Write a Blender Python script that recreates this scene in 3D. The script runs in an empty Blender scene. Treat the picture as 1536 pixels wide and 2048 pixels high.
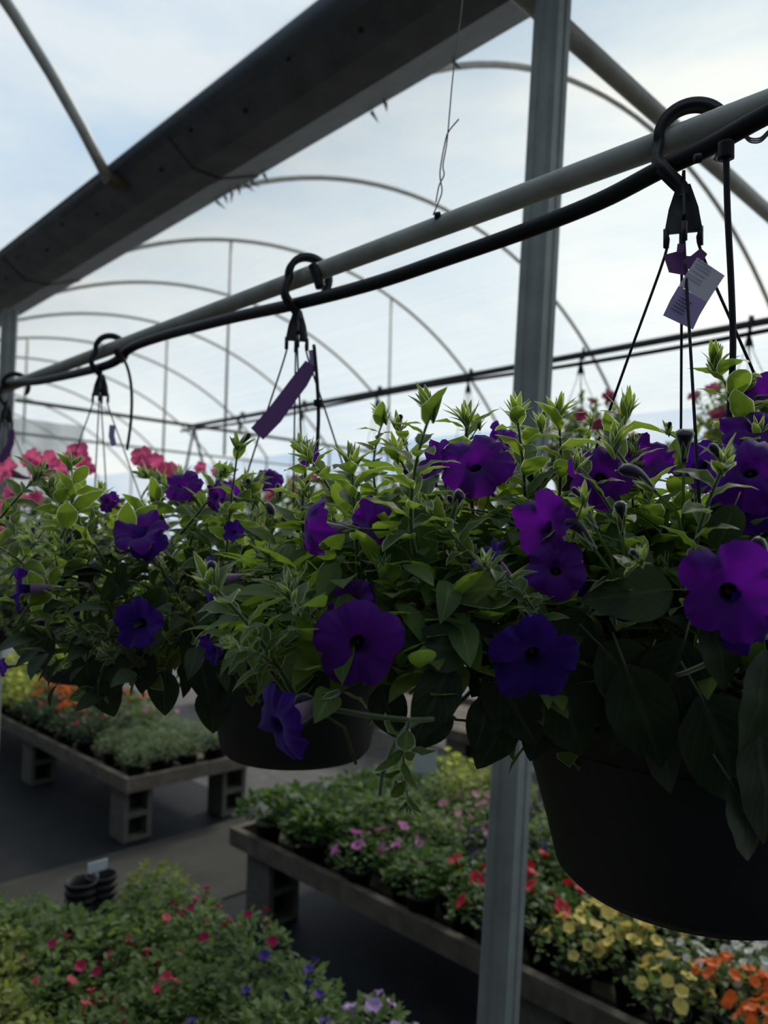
import bpy, math, random
from mathutils import Vector, Matrix, noise

# ------------------------------------------------------------------ camera
S = bpy.context.scene
COL = S.collection
F_PX = 1538.0
EYE = Vector((0.0, 0.0, 1.95))
AZ, PITCH, ROLL = math.radians(44.6), math.radians(2.6), math.radians(1.3)
_f = Vector((math.sin(AZ)*math.cos(PITCH), math.cos(AZ)*math.cos(PITCH), math.sin(PITCH)))
_r = Vector((math.cos(AZ), -math.sin(AZ), 0))
_u = _r.cross(_f)
RGT = _r*math.cos(ROLL) + _u*math.sin(ROLL)
UPV = _u*math.cos(ROLL) - _r*math.sin(ROLL)
cam_d = bpy.data.cameras.new('camera')
cam = bpy.data.objects.new('camera', cam_d); COL.objects.link(cam)
cam.matrix_world = Matrix(((RGT.x, UPV.x, -_f.x, EYE.x), (RGT.y, UPV.y, -_f.y, EYE.y), (RGT.z, UPV.z, -_f.z, EYE.z), (0, 0, 0, 1)))
cam_d.sensor_fit = 'VERTICAL'; cam_d.sensor_height = 36.0
cam_d.lens = F_PX/2048*36.0
cam_d.clip_start = 0.02; cam_d.clip_end = 300
cam_d.dof.use_dof = True; cam_d.dof.focus_distance = 0.74; cam_d.dof.aperture_fstop = 5.6
S.camera = cam

# ------------------------------------------------------------------ view, world, sun
S.view_settings.view_transform = 'Standard'
S.view_settings.look = 'None'
S.view_settings.gamma = 1.0
S.view_settings.use_curve_mapping = False
S.view_settings.exposure = 0.0

W = bpy.data.worlds.new('sky'); S.world = W; W.use_nodes = True
nt = W.node_tree; nt.nodes.clear()
def N(t, kind, **kw):
    n = t.nodes.new(kind)
    for k, v in kw.items():
        if k == 'inp':
            for a, b in v.items(): n.inputs[a].default_value = b
        else: setattr(n, k, v)
    return n
def L(t, a, b): t.links.new(a, b)
tc = N(nt, 'ShaderNodeTexCoord')
SUN_AZ, SUN_EL = math.radians(74), math.radians(40)
SUN_DIR = Vector((math.sin(SUN_AZ)*math.cos(SUN_EL), math.cos(SUN_AZ)*math.cos(SUN_EL), math.sin(SUN_EL)))
mp = N(nt, 'ShaderNodeMapping'); mp.inputs['Scale'].default_value = (1.0, 1.0, 3.2)
L(nt, tc.outputs['Generated'], mp.inputs['Vector'])
ns = N(nt, 'ShaderNodeTexNoise', inp={'Scale': 2.3, 'Detail': 5.0, 'Roughness': 0.55})
L(nt, mp.outputs[0], ns.inputs['Vector'])
cr = N(nt, 'ShaderNodeValToRGB')
cr.color_ramp.elements[0].position = 0.40; cr.color_ramp.elements[0].color = (0.50, 0.66, 0.84, 1)
cr.color_ramp.elements[1].position = 0.60; cr.color_ramp.elements[1].color = (0.82, 0.87, 0.90, 1)
L(nt, ns.outputs['Fac'], cr.inputs[0])
dt = N(nt, 'ShaderNodeVectorMath', operation='DOT_PRODUCT'); dt.inputs[1].default_value = SUN_DIR
L(nt, tc.outputs['Generated'], dt.inputs[0])
gr = N(nt, 'ShaderNodeValToRGB')
e = gr.color_ramp.elements
e[0].position = 0.0; e[0].color = (0.04, 0.045, 0.05, 1)
e[1].position = 1.0; e[1].color = (1.35, 1.32, 1.26, 1)
for p, c in ((0.45, (0.12, 0.14, 0.16, 1)), (0.62, (0.66, 0.71, 0.76, 1)), (0.80, (0.98, 0.99, 1.0, 1)), (0.93, (1.06, 1.05, 1.03, 1))):
    x = e.new(p); x.color = c
ma = N(nt, 'ShaderNodeMath', operation='MULTIPLY_ADD', inp={1: 0.5, 2: 0.5})
L(nt, dt.outputs['Value'], ma.inputs[0]); L(nt, ma.outputs[0], gr.inputs[0])
mx = N(nt, 'ShaderNodeMix', data_type='RGBA', blend_type='MULTIPLY'); mx.inputs[0].default_value = 1.0
L(nt, cr.outputs[0], mx.inputs[6]); L(nt, gr.outputs[0], mx.inputs[7])
bg = N(nt, 'ShaderNodeBackground', inp={'Strength': 0.97}); L(nt, mx.outputs[2], bg.inputs[0])
wo = N(nt, 'ShaderNodeOutputWorld'); L(nt, bg.outputs[0], wo.inputs[0])

sd = bpy.data.lights.new('sun', 'SUN'); sd.energy = 2.8; sd.angle = math.radians(9); sd.color = (1.0, 0.95, 0.86)
so = bpy.data.objects.new('sun', sd); COL.objects.link(so)
so.rotation_euler = SUN_DIR.to_track_quat('Z', 'Y').to_euler()

# ------------------------------------------------------------------ helpers
def ray(x, y): return _f + RGT*((x-768)/F_PX) + UPV*((1024-y)/F_PX)
def P(x, y, d): return EYE + ray(x, y)*d
def onX(x, y, X): r = ray(x, y); return EYE + r*((X-EYE.x)/r.x)
def onY(x, y, Y): r = ray(x, y); return EYE + r*((Y-EYE.y)/r.y)
def onZ(x, y, z): r = ray(x, y); return EYE + r*((z-EYE.z)/r.z)
def proj(p):
    q = p-EYE; d = q.dot(_f)
    return 768+F_PX*q.dot(RGT)/d, 1024-F_PX*q.dot(UPV)/d, d
def cdir(a, b, c): return (RGT*a + UPV*b - _f*c).normalized()    # right, up, toward the viewer

class MB:
    def __init__(s): s.v = []; s.f = []; s.m = []; s.uv = []
    def face(s, idx, m=0, uv=None): s.f.append(tuple(idx)); s.m.append(m); s.uv.append(uv or [(0.0, 0.0)]*len(idx))
    def grid(s, rows, m=0, closed=False, uvf=None):
        base = len(s.v); nr = len(rows); nc = len(rows[0])
        for r in rows: s.v.extend([tuple(p) for p in r])
        for i in range(nr-1):
            for j in range(nc if closed else nc-1):
                k = (j+1) % nc
                idx = [base+i*nc+j, base+i*nc+k, base+(i+1)*nc+k, base+(i+1)*nc+j]
                uv = [uvf(i, j), uvf(i, j+1), uvf(i+1, j+1), uvf(i+1, j)] if uvf else None
                s.face(idx, m, uv)
        return base
    def box(s, c, size, m=0, M=None):
        b = len(s.v); hx, hy, hz = size[0]/2, size[1]/2, size[2]/2
        for sx in (-1, 1):
            for sy in (-1, 1):
                for sz in (-1, 1):
                    p = Vector((c[0]+sx*hx, c[1]+sy*hy, c[2]+sz*hz))
                    s.v.append(tuple(M @ p if M else p))
        for q in ((0, 1, 3, 2), (4, 6, 7, 5), (0, 4, 5, 1), (2, 3, 7, 6), (0, 2, 6, 4), (1, 5, 7, 3)): s.face([b+i for i in q], m)
    def tube(s, pts, rad, seg=10, m=0, cap=True):
        pts = [Vector(p) for p in pts]; n = len(pts)
        up = None; rows = []
        for i, p in enumerate(pts):
            t = (pts[min(i+1, n-1)]-pts[max(i-1, 0)])
            if t.length < 1e-9: t = Vector((0, 0, 1))
            t.normalize()
            if up is None:
                up = t.orthogonal().normalized()
            up = (up - t*up.dot(t))
            if up.length < 1e-6: up = t.orthogonal()
            up.normalize(); b = t.cross(up)
            r = rad(i/(n-1)) if callable(rad) else rad
            rows.append([p + (up*math.cos(a) + b*math.sin(a))*r for a in [2*math.pi*k/seg for k in range(seg)]])
        base = s.grid(rows, m, True, lambda i, j: (j/seg, i/(n-1)))
        if cap:
            s.face([base+k for k in range(seg)][::-1], m); s.face([base+(n-1)*seg+k for k in range(seg)], m)
    def lathe(s, prof, c=(0, 0, 0), seg=32, m=0):
        s.grid([[Vector((c[0]+r*math.cos(2*math.pi*k/seg), c[1]+r*math.sin(2*math.pi*k/seg), c[2]+z)) for k in range(seg)] for r, z in prof], m, True,
               lambda i, j: (j/seg, i/(len(prof)-1)))
    def mesh(s, name, mats, smooth=True):
        me = bpy.data.meshes.new(name); me.from_pydata(s.v, [], s.f)
        for m in mats: me.materials.append(m)
        me.polygons.foreach_set('material_index', s.m)
        me.polygons.foreach_set('use_smooth', [smooth]*len(s.f))
        uvl = me.uv_layers.new(name='UVMap'); flat = []
        for u in s.uv:
            for a in u: flat.extend(a)
        uvl.data.foreach_set('uv', flat)
        me.update(); return me
def link(name, me, parent=None, M=None):
    o = bpy.data.objects.new(name, me); COL.objects.link(o)
    if parent: o.parent = parent
    if M is not None:
        if parent: M = Matrix.Translation(-Vector(parent.location)) @ M
        o.matrix_local = M
    return o
def obj(name, mb, mats, parent=None, smooth=True):
    """mesh in world coordinates, made local to its parent"""
    if not isinstance(mats, (list, tuple)): mats = [mats]
    off = WLOC(parent) if parent else Vector((0, 0, 0))
    if off.length: mb.v = [(a-off.x, b-off.y, c-off.z) for a, b, c in mb.v]
    o = bpy.data.objects.new(name, mb.mesh(name, mats, smooth)); COL.objects.link(o)
    if parent: o.parent = parent
    return o
def WLOC(o):
    v = Vector(o.location)
    while o.parent: o = o.parent; v += Vector(o.location)
    return v
def thing(name, label, cat, loc=(0, 0, 0), group=None):
    o = bpy.data.objects.new(name, None); COL.objects.link(o); o.empty_display_size = 0.05
    o.location = loc; return tag(o, label, cat, group)
def tag(o, label, cat, group=None):
    o['label'] = label; o['category'] = cat
    if group: o['group'] = group
    return o
def centred(o):
    """move a one-mesh object's origin to its bounding box base"""
    me = o.data; vs = [v.co for v in me.vertices]
    c = Vector(((min(v.x for v in vs)+max(v.x for v in vs))/2, (min(v.y for v in vs)+max(v.y for v in vs))/2, min(v.z for v in vs)))
    me.transform(Matrix.Translation(-c)); o.location = Vector(o.location)+c
    return o
def solo(name, mb, mats, label, cat, group=None, smooth=True):
    return tag(centred(obj(name, mb, mats, None, smooth)), label, cat, group)
def struct(name, mb, mats, smooth=False):
    o = obj(name, mb, mats, None, smooth); o['kind'] = 'structure'; return o
def smoothpath(pts, n=6):
    pts = [Vector(p) for p in pts]; out = []
    for i in range(len(pts)-1):
        p0 = pts[max(i-1, 0)]; p1 = pts[i]; p2 = pts[i+1]; p3 = pts[min(i+2, len(pts)-1)]
        for k in range(n):
            t = k/n
            out.append(0.5*((2*p1)+(-p0+p2)*t+(2*p0-5*p1+4*p2-p3)*t*t+(-p0+3*p1-3*p2+p3)*t**3))
    out.append(pts[-1]); return out

# ------------------------------------------------------------------ materials
def mat(name, col, rough=0.6, metal=0.0, spec=0.4, var=0.0, scale=20.0, bump=0.0, sheen=0.0, objvar=0.0):
    m = bpy.data.materials.new(name); m.use_nodes = True; t = m.node_tree
    b = t.nodes['Principled BSDF']
    b.inputs['Base Color'].default_value = (*col, 1); b.inputs['Roughness'].default_value = rough
    b.inputs['Metallic'].default_value = metal; b.inputs['Specular IOR Level'].default_value = spec
    if sheen: b.inputs['Sheen Weight'].default_value = sheen
    if var or bump:
        tcn = N(t, 'ShaderNodeTexCoord'); n = N(t, 'ShaderNodeTexNoise', inp={'Scale': scale, 'Detail': 6.0, 'Roughness': 0.6})
        L(t, tcn.outputs['Object'], n.inputs['Vector'])
        if var:
            mr = N(t, 'ShaderNodeMapRange', inp={1: 0.3, 2: 0.7, 3: 1-var, 4: 1+var}); L(t, n.outputs['Fac'], mr.inputs[0])
            h = N(t, 'ShaderNodeHueSaturation', inp={'Color': (*col, 1)}); L(t, mr.outputs[0], h.inputs['Value'])
            L(t, h.outputs[0], b.inputs['Base Color'])
        if bump:
            bp = N(t, 'ShaderNodeBump', inp={'Strength': bump, 'Distance': 0.003}); L(t, n.outputs['Fac'], bp.inputs['Height'])
            L(t, bp.outputs[0], b.inputs['Normal'])
    return m
M_GALV = mat('galvanised_steel', (0.38, 0.375, 0.335), 0.5, 0.15, 0.4, 0.18, 14)
M_GUT = mat('gutter_steel', (0.11, 0.117, 0.122), 0.6, 0.3, 0.4, 0.25, 9)
M_POST = mat('post_steel', (0.26, 0.28, 0.265), 0.6, 0.2, 0.4, 0.15, 12)
M_RUST = mat('rusty_steel', (0.12, 0.085, 0.06), 0.75, 0.1, 0.3, 0.4, 30)
M_BLACK = mat('black_poly_tube', (0.007, 0.008, 0.009), 0.5, 0, 0.25, 0.2, 30)
M_HOOK = mat('black_plastic_hanger', (0.010, 0.011, 0.013), 0.5, 0, 0.35, 0.2, 60)
M_POT = mat('black_pot_plastic', (0.010, 0.011, 0.011), 0.55, 0, 0.35, 0.15, 30)
M_SOIL = mat('potting_soil', (0.02, 0.014, 0.01), 0.95, 0, 0.1, 0.5, 90, 0.6)
M_WIRE = mat('steel_wire', (0.18, 0.18, 0.17), 0.5, 0.6)
M_WOOD = mat('weathered_bench_wood', (0.15, 0.125, 0.10), 0.8, 0, 0.2, 0.35, 11, 0.4)
M_BLOCK = mat('concrete_block', (0.13, 0.125, 0.105), 0.9, 0, 0.2, 0.2, 25, 0.5)
M_BLOCKD = mat('concrete_block_hollow_shade', (0.02, 0.02, 0.018), 0.9, 0, 0.2)  # same concrete, with the hollow's shade put into a darker colour
M_CONC = mat('path_concrete', (0.060, 0.057, 0.050), 0.9, 0, 0.2, 0.22, 3, 0.3)
M_CLOTH = mat('black_ground_cloth', (0.012, 0.0135, 0.016), 0.65, 0, 0.2, 0.3, 4, 0.3)
M_GRAVEL = mat('grey_gravel', (0.13, 0.125, 0.12), 0.95, 0, 0.1, 0.3, 8, 0.5)
M_TAGP = mat('purple_tag', (0.15, 0.055, 0.20), 0.5)
M_TAGL = mat('lilac_tag', (0.42, 0.34, 0.62), 0.5)
M_TAGW = mat('white_tag', (0.72, 0.68, 0.76), 0.5)
M_INK = mat('tag_ink', (0.40, 0.36, 0.50), 0.6)
M_WHITE = mat('white_plastic', (0.55, 0.58, 0.62), 0.5)
M_TERRA = mat('terracotta_plastic', (0.30, 0.09, 0.05), 0.6)

def film(name, tint, transp, stripes):
    m = bpy.data.materials.new(name); m.use_nodes = True; t = m.node_tree; t.nodes.clear()
    tcn = N(t, 'ShaderNodeTexCoord')
    mpn = N(t, 'ShaderNodeMapping'); mpn.inputs['Scale'].default_value = (stripes, 1.2, 0.0)
    L(t, tcn.outputs['UV'], mpn.inputs[0])
    n = N(t, 'ShaderNodeTexNoise', inp={'Scale': 1.0, 'Detail': 3.0}); L(t, mpn.outputs[0], n.inputs['Vector'])
    n2 = N(t, 'ShaderNodeTexNoise', inp={'Scale': 0.35, 'Detail': 2.0}); L(t, tcn.outputs['Object'], n2.inputs['Vector'])
    ad = N(t, 'ShaderNodeMath', operation='ADD'); L(t, n.outputs['Fac'], ad.inputs[0]); L(t, n2.outputs['Fac'], ad.inputs[1])
    mr = N(t, 'ShaderNodeMapRange', inp={1: 0.6, 2: 1.4, 3: transp-0.10, 4: transp+0.10}); L(t, ad.outputs[0], mr.inputs[0])
    tr = N(t, 'ShaderNodeBsdfTransparent'); tr.inputs[0].default_value = (0.97, 0.97, 0.95, 1)
    tl = N(t, 'ShaderNodeBsdfTranslucent'); tl.inputs[0].default_value = (*tint, 1)
    mxs = N(t, 'ShaderNodeMixShader'); L(t, mr.outputs[0], mxs.inputs[0]); L(t, tl.outputs[0], mxs.inputs[1]); L(t, tr.outputs[0], mxs.inputs[2])
    o = N(t, 'ShaderNodeOutputMaterial'); L(t, mxs.outputs[0], o.inputs[0]); return m
M_FILM = film('roof_film', (0.88, 0.84, 0.75), 0.61, 160)
M_FILM2 = film('roof_film_blue', (0.50, 0.58, 0.68), 0.66, 6)
M_ENDW = film('end_wall_film', (0.40, 0.43, 0.45), 0.30, 40)

def leafmat(name, dark, light, trans, tfac=0.4, sheen=0.25, veins=True, rnd=0.3):
    m = bpy.data.materials.new(name); m.use_nodes = True; t = m.node_tree; b = t.nodes['Principled BSDF']; out = t.nodes['Material Output']
    tcn = N(t, 'ShaderNodeTexCoord'); oi = N(t, 'ShaderNodeObjectInfo')
    n = N(t, 'ShaderNodeTexNoise', inp={'Scale': 28.0, 'Detail': 3.0}); L(t, tcn.outputs['Object'], n.inputs['Vector'])
    r = N(t, 'ShaderNodeValToRGB'); r.color_ramp.elements[0].position = 0.32; r.color_ramp.elements[0].color = (*dark, 1)
    r.color_ramp.elements[1].position = 0.68; r.color_ramp.elements[1].color = (*light, 1); L(t, n.outputs['Fac'], r.inputs[0])
    h = N(t, 'ShaderNodeHueSaturation'); mr = N(t, 'ShaderNodeMapRange', inp={3: 1-rnd, 4: 1+rnd}); L(t, oi.outputs['Random'], mr.inputs[0]); L(t, mr.outputs[0], h.inputs['Value'])
    L(t, r.outputs[0], h.inputs['Color']); colout = h.outputs[0]
    if veins:
        sx = N(t, 'ShaderNodeSeparateXYZ'); L(t, tcn.outputs['UV'], sx.inputs[0])
        a = N(t, 'ShaderNodeMath', operation='ABSOLUTE'); L(t, sx.outputs[0], a.inputs[0])
        mid = N(t, 'ShaderNodeMapRange', inp={1: 0.0, 2: 0.14, 3: 0.7, 4: 0.0}); L(t, a.outputs[0], mid.inputs[0])
        v1 = N(t, 'ShaderNodeMath', operation='MULTIPLY_ADD', inp={1: -0.45}); L(t, a.outputs[0], v1.inputs[0]); L(t, sx.outputs[1], v1.inputs[2])
        v2 = N(t, 'ShaderNodeMath', operation='MULTIPLY', inp={1: 42.0}); L(t, v1.outputs[0], v2.inputs[0])
        v3 = N(t, 'ShaderNodeMath', operation='SINE'); L(t, v2.outputs[0], v3.inputs[0])
        v4 = N(t, 'ShaderNodeMapRange', inp={1: 0.86, 2: 1.0, 3: 0.0, 4: 0.35}); L(t, v3.outputs[0], v4.inputs[0])
        vm = N(t, 'ShaderNodeMath', operation='MAXIMUM'); L(t, mid.outputs[0], vm.inputs[0]); L(t, v4.outputs[0], vm.inputs[1])
        mc = N(t, 'ShaderNodeMix', data_type='RGBA'); L(t, vm.outputs[0], mc.inputs[0]); L(t, colout, mc.inputs[6]); mc.inputs[7].default_value = (light[0]*1.9+.02, light[1]*1.7+.02, light[2]*1.9+.01, 1)
        colout = mc.outputs[2]
    L(t, colout, b.inputs['Base Color']); b.inputs['Roughness'].default_value = 0.55; b.inputs['Specular IOR Level'].default_value = 0.3
    b.inputs['Sheen Weight'].default_value = sheen; b.inputs['Sheen Roughness'].default_value = 0.35
    tl = N(t, 'ShaderNodeBsdfTranslucent'); tl.inputs[0].default_value = (*trans, 1)
    mx2 = N(t, 'ShaderNodeMixShader', inp={0: tfac}); L(t, b.outputs[0], mx2.inputs[1]); L(t, tl.outputs[0], mx2.inputs[2])
    L(t, mx2.outputs[0], out.inputs[0]); return m
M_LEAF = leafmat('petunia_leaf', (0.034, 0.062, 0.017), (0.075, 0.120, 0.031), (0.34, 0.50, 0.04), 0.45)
M_LEAFD = leafmat('petunia_leaf_dark', (0.012, 0.024, 0.009), (0.024, 0.042, 0.014), (0.05, 0.09, 0.012), 0.25)  # darker leaf green for inner foliage and most of the large hanging leaves
M_STEM = leafmat('petunia_stem', (0.05, 0.08, 0.025), (0.10, 0.14, 0.05), (0.20, 0.28, 0.06), 0.2, 0.6, False)
M_BUD = leafmat('petunia_bud', (0.014, 0.008, 0.03), (0.035, 0.02, 0.055), (0.05, 0.02, 0.10), 0.15, 0.7, False)
def fuzzmat():
    m = bpy.data.materials.new('plant_hairs'); m.use_nodes = True; t = m.node_tree; t.nodes.clear()
    tr = N(t, 'ShaderNodeBsdfTransparent'); tl = N(t, 'ShaderNodeBsdfTranslucent', inp={0: (0.92, 0.95, 0.66, 1)}); df = N(t, 'ShaderNodeBsdfDiffuse', inp={0: (0.80, 0.86, 0.62, 1)})
    a = N(t, 'ShaderNodeMixShader', inp={0: 0.4}); L(t, tl.outputs[0], a.inputs[1]); L(t, df.outputs[0], a.inputs[2])
    lw = N(t, 'ShaderNodeLayerWeight', inp={0: 0.35}); tcn = N(t, 'ShaderNodeTexCoord'); sx = N(t, 'ShaderNodeSeparateXYZ'); L(t, tcn.outputs['UV'], sx.inputs[0])
    # u < 0 marks a leaf margin of even density, u >= 0 the hair coat round a stem, thicker where seen edge-on
    lt = N(t, 'ShaderNodeMath', operation='LESS_THAN', inp={1: -0.5}); L(t, sx.outputs[0], lt.inputs[0])
    pw = N(t, 'ShaderNodeMath', operation='POWER', inp={1: 2.0}); L(t, lw.outputs['Facing'], pw.inputs[0])
    k = N(t, 'ShaderNodeMix', data_type='FLOAT'); L(t, lt.outputs[0], k.inputs[0]); L(t, pw.outputs[0], k.inputs[2]); k.inputs[3].default_value = 0.8
    b = N(t, 'ShaderNodeMixShader'); L(t, k.outputs[0], b.inputs[0]); L(t, tr.outputs[0], b.inputs[1]); L(t, a.outputs[0], b.inputs[2])
    o = N(t, 'ShaderNodeOutputMaterial'); L(t, b.outputs[0], o.inputs[0]); return m
M_FUZZ = fuzzmat()
def petalmat(name, col, edge, throat, trans, tf=0.35):
    m = bpy.data.materials.new(name); m.use_nodes = True; t = m.node_tree; b = t.nodes['Principled BSDF']; out = t.nodes['Material Output']
    tcn = N(t, 'ShaderNodeTexCoord'); sx = N(t, 'ShaderNodeSeparateXYZ'); L(t, tcn.outputs['UV'], sx.inputs[0])
    r = N(t, 'ShaderNodeValToRGB'); el = r.color_ramp.elements
    el[0].position = 0.16; el[0].color = (*throat, 1); el[1].position = 1.0; el[1].color = (*edge, 1)
    q = el.new(0.42); q.color = (*col, 1); L(t, sx.outputs[1], r.inputs[0])
    w = N(t, 'ShaderNodeMath', operation='MULTIPLY', inp={1: 2*math.pi*25}); L(t, sx.outputs[0], w.inputs[0])
    s_ = N(t, 'ShaderNodeMath', operation='SINE'); L(t, w.outputs[0], s_.inputs[0])
    n = N(t, 'ShaderNodeTexNoise', inp={'Scale': 60.0, 'Detail': 3.0}); L(t, tcn.outputs['Object'], n.inputs['Vector'])
    ad = N(t, 'ShaderNodeMath', operation='MULTIPLY_ADD', inp={1: 0.09}); L(t, s_.outputs[0], ad.inputs[0]); L(t, n.outputs['Fac'], ad.inputs[2])
    mr = N(t, 'ShaderNodeMapRange', inp={1: 0.2, 2: 0.8, 3: 0.72, 4: 1.2}); L(t, ad.outputs[0], mr.inputs[0])
    h = N(t, 'ShaderNodeHueSaturation'); L(t, r.outputs[0], h.inputs['Color']); L(t, mr.outputs[0], h.inputs['Value'])
    L(t, h.outputs[0], b.inputs['Base Color']); b.inputs['Roughness'].default_value = 0.7; b.inputs['Specular IOR Level'].default_value = 0.15
    b.inputs['Sheen Weight'].default_value = 0.15
    tl = N(t, 'ShaderNodeBsdfTranslucent'); tl.inputs[0].default_value = (*trans, 1)
    mx2 = N(t, 'ShaderNodeMixShader', inp={0: tf}); L(t, b.outputs[0], mx2.inputs[1]); L(t, tl.outputs[0], mx2.inputs[2]); L(t, mx2.outputs[0], out.inputs[0]); return m
M_PURP = petalmat('purple_petal', (0.060, 0.003, 0.16), (0.075, 0.004, 0.20), (0.007, 0.001, 0.015), (0.26, 0.012, 0.58))
M_VIOL = petalmat('violet_petal', (0.028, 0.004, 0.14), (0.040, 0.006, 0.20), (0.004, 0.001, 0.012), (0.09, 0.010, 0.36))
M_PINK = petalmat('pink_petal', (0.80, 0.10, 0.27), (0.85, 0.16, 0.34), (0.25, 0.02, 0.08), (0.95, 0.17, 0.38), 0.6)
M_ROSE = petalmat('rose_petal', (0.50, 0.06, 0.20), (0.60, 0.14, 0.28), (0.2, 0.02, 0.08), (0.6, 0.10, 0.25), 0.45)
M_TUBE = mat('flower_tube_skin', (0.16, 0.09, 0.16), 0.7, 0, 0.2, 0.3, 60, 0, 0.5)

# ------------------------------------------------------------------ floor and outside ground
mb = MB(); mb.box((2, 4, -0.05), (60, 60, 0.1)); struct('floor', mb, M_GRAVEL)
mb = MB(); mb.box((0.9, 3.4, 0.005), (5.0, 12.6, 0.01)); o = struct('floor_ground_cloth', mb, M_CLOTH)
mb = MB(); mb.box((3.0, 4.12, 0.012), (3.4, 0.98, 0.012)); o = struct('floor_cross_path', mb, M_CONC)

# ------------------------------------------------------------------ roof of the far bay and of the near bay
Z0 = EYE.z
def arc_pts(x0, x1, z, rise, n=28, ext=0.0):
    w = (x1-x0); R = (w*w/4+rise*rise)/(2*rise); cx = (x0+x1)/2; cz = z+rise-R; a = math.asin((w/2)/R)
    return [(cx+(R+ext)*math.sin(-a+2*a*i/n), cz+(R+ext)*math.cos(-a+2*a*i/n)) for i in range(n+1)]
FAR = (2.0, 9.2, Z0+1.76, 1.60)
NEAR = (1.52, -5.7, Z0+1.66, 1.95)
def roof(name, spec, y0, y1, m):
    mb = MB(); pr = arc_pts(*spec, n=40, ext=0.035); ny = 10
    rows = [[Vector((x, y0+(y1-y0)*j/ny, z)) for j in range(ny+1)] for x, z in pr]
    mb.grid(rows, 0, False, lambda i, j: (i/40, j/ny*3)); return struct(name, mb, m, True)
roof('ceiling_far_bay', FAR, -4, 30, M_FILM)
def flipped(x0, x1, z, rise, n=28, ext=0.0): return arc_pts(x1, x0, z, rise, n, ext)
mb = MB(); pr = flipped(*NEAR, n=40, ext=0.04)
mb.grid([[Vector((x, -5+18*j/10, z)) for j in range(11)] for x, z in pr], 0, False, lambda i, j: (i/40, j/10*3)); struct('ceiling_near_bay', mb, M_FILM2, True)
# end wall, seen as a grey patch at the far left
mb = MB()
rows = [[Vector((1.95+2.3*i/24, 10.0+0.03*math.sin(i*1.3), 0.0+(Z0+1.50)*j/6)) for j in range(7)] for i in range(25)]
mb.grid(rows, 0, False, lambda i, j: (i/24, j/6)); struct('wall_end', mb, M_ENDW, True)

def bow(spec_pts, y, r, label, group, legs=None):
    mb = MB(); pts = [(x, y, z) for x, z in spec_pts]
    mb.tube(pts, r, 10); t = None
    o = solo('roof_bow', mb, M_GALV, label, 'roof bow', group)
    return o
ordn = {3.0: 'nearest full one, starting behind the top of the gutter', 4.9: 'second nearest, crossing above the hanging wire', 6.85: 'third nearest, peaking above the second basket hook', 8.8: 'fourth nearest, passing above the far left hooks'}
yb = 1.05
bi = 0
for k in range(12):
    y = 1.05+1.95*k-(0.2 if k == 1 else 0)
    if k == 0: lab = 'curved steel roof bow next to the top of the grey post, mostly above the frame'
    elif k < 5: lab = 'far bay roof bow, ' + list(ordn.values())[k-1]
    else: lab = 'thin curved steel roof bow in the receding row at the far left'
    bow(arc_pts(*FAR, n=36) + [(9.2, Z0+1.2), (9.2, 0.0)], y, 0.021, lab, 'curved roof bows of the far bay')
for k, y in enumerate((-0.7, 1.45, 3.40, 5.35)):
    bow(flipped(*NEAR, n=36)[::-1], y, 0.026, 'straight looking steel roof bow reaching the gutter in the upper left' if k == 2 else 'steel roof bow over the viewer, resting on the gutter', 'roof bows over the near bay')

# purlins and hanging rods under the far bows
def rod(a, b, r, name, label, cat, m=M_GALV, group=None, seg=8):
    mb = MB(); mb.tube([a, b], r, seg); return solo(name, mb, m, label, cat, group)
def zarc(x):
    w = FAR[1]-FAR[0]; R = (w*w/4+FAR[3]**2)/(2*FAR[3]); cx = (FAR[0]+FAR[1])/2; return FAR[2]+FAR[3]-R+math.sqrt(R*R-(x-cx)**2)
for px, Y, zlo, lab in ((778, 6.9, 1.05, 'vertical steel hanger rod left of the grey post'), (452, 6.9, 0.92, 'vertical steel hanger rod between the second and third hooks'),
                        (330, 10.75, 1.2, 'short vertical steel hanger rod right of the third hook'), (50, 12.7, 1.5, 'short vertical steel hanger rod between the far left hooks')):
    q = onY(px, 800, Y); zt = zarc(q.x)
    rod((q.x, Y, zt), (q.x, Y, Z0+zlo), 0.014 if Y < 8 else 0.018, 'hanger_rod', lab, 'rod', M_GALV, 'hanger rods below the far bows')

# ------------------------------------------------------------------ gutter
GY0, GY1 = -2.0, 24.0
gut = thing('roof_gutter', 'long dark steel roof gutter running diagonally across the top', 'gutter', (1.74, 0, Z0+1.65))
prof = [(1.518, 1.775), (1.530, 1.745), (1.673, 1.640), (1.812, 1.645), (2.02, 1.735), (2.03, 1.765)]
th = 0.006
mb = MB()
inner = [(x + (0.004 if x < 1.74 else -0.004), z+th) for x, z in prof]
loop = prof + inner[::-1]
rows = [[Vector((x, y, Z0+z)) for x, z in loop] for y in (GY0, GY1)]
mb.grid(rows, 0, True); obj('channel', mb, M_GUT, gut, False)
for y in (1.0, 2.95, 4.9, 6.85, 8.8):      # seam straps across the underside
    mb = MB(); sp = [(x, z-0.006) for x, z in prof[1:5]]
    mb.grid([[Vector((x, y+d, Z0+z)) for x, z in sp] for d in (-0.03, 0.03)], 0)
    mb.grid([[Vector((x, y+d, Z0+z+0.005)) for x, z in sp] for d in (-0.03, 0.03)], 0)
    obj('seam_strap', mb, M_GUT, gut, False)
random.seed(4)
for k in range(26):                        # bolt heads on the sloping side
    y = 0.5+k*0.325; mb = MB(); fx = 0.30 if k % 2 else 0.62
    x = 1.530+(1.673-1.530)*fx; z = 1.745+(1.64-1.745)*fx
    nrm = Vector((-0.45, 0, -0.89)); mb.tube([Vector((x, y, Z0+z)), Vector((x, y, Z0+z))+nrm*0.008], 0.009, 6)
    obj('bolt', mb, M_HOOK, gut)
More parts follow.
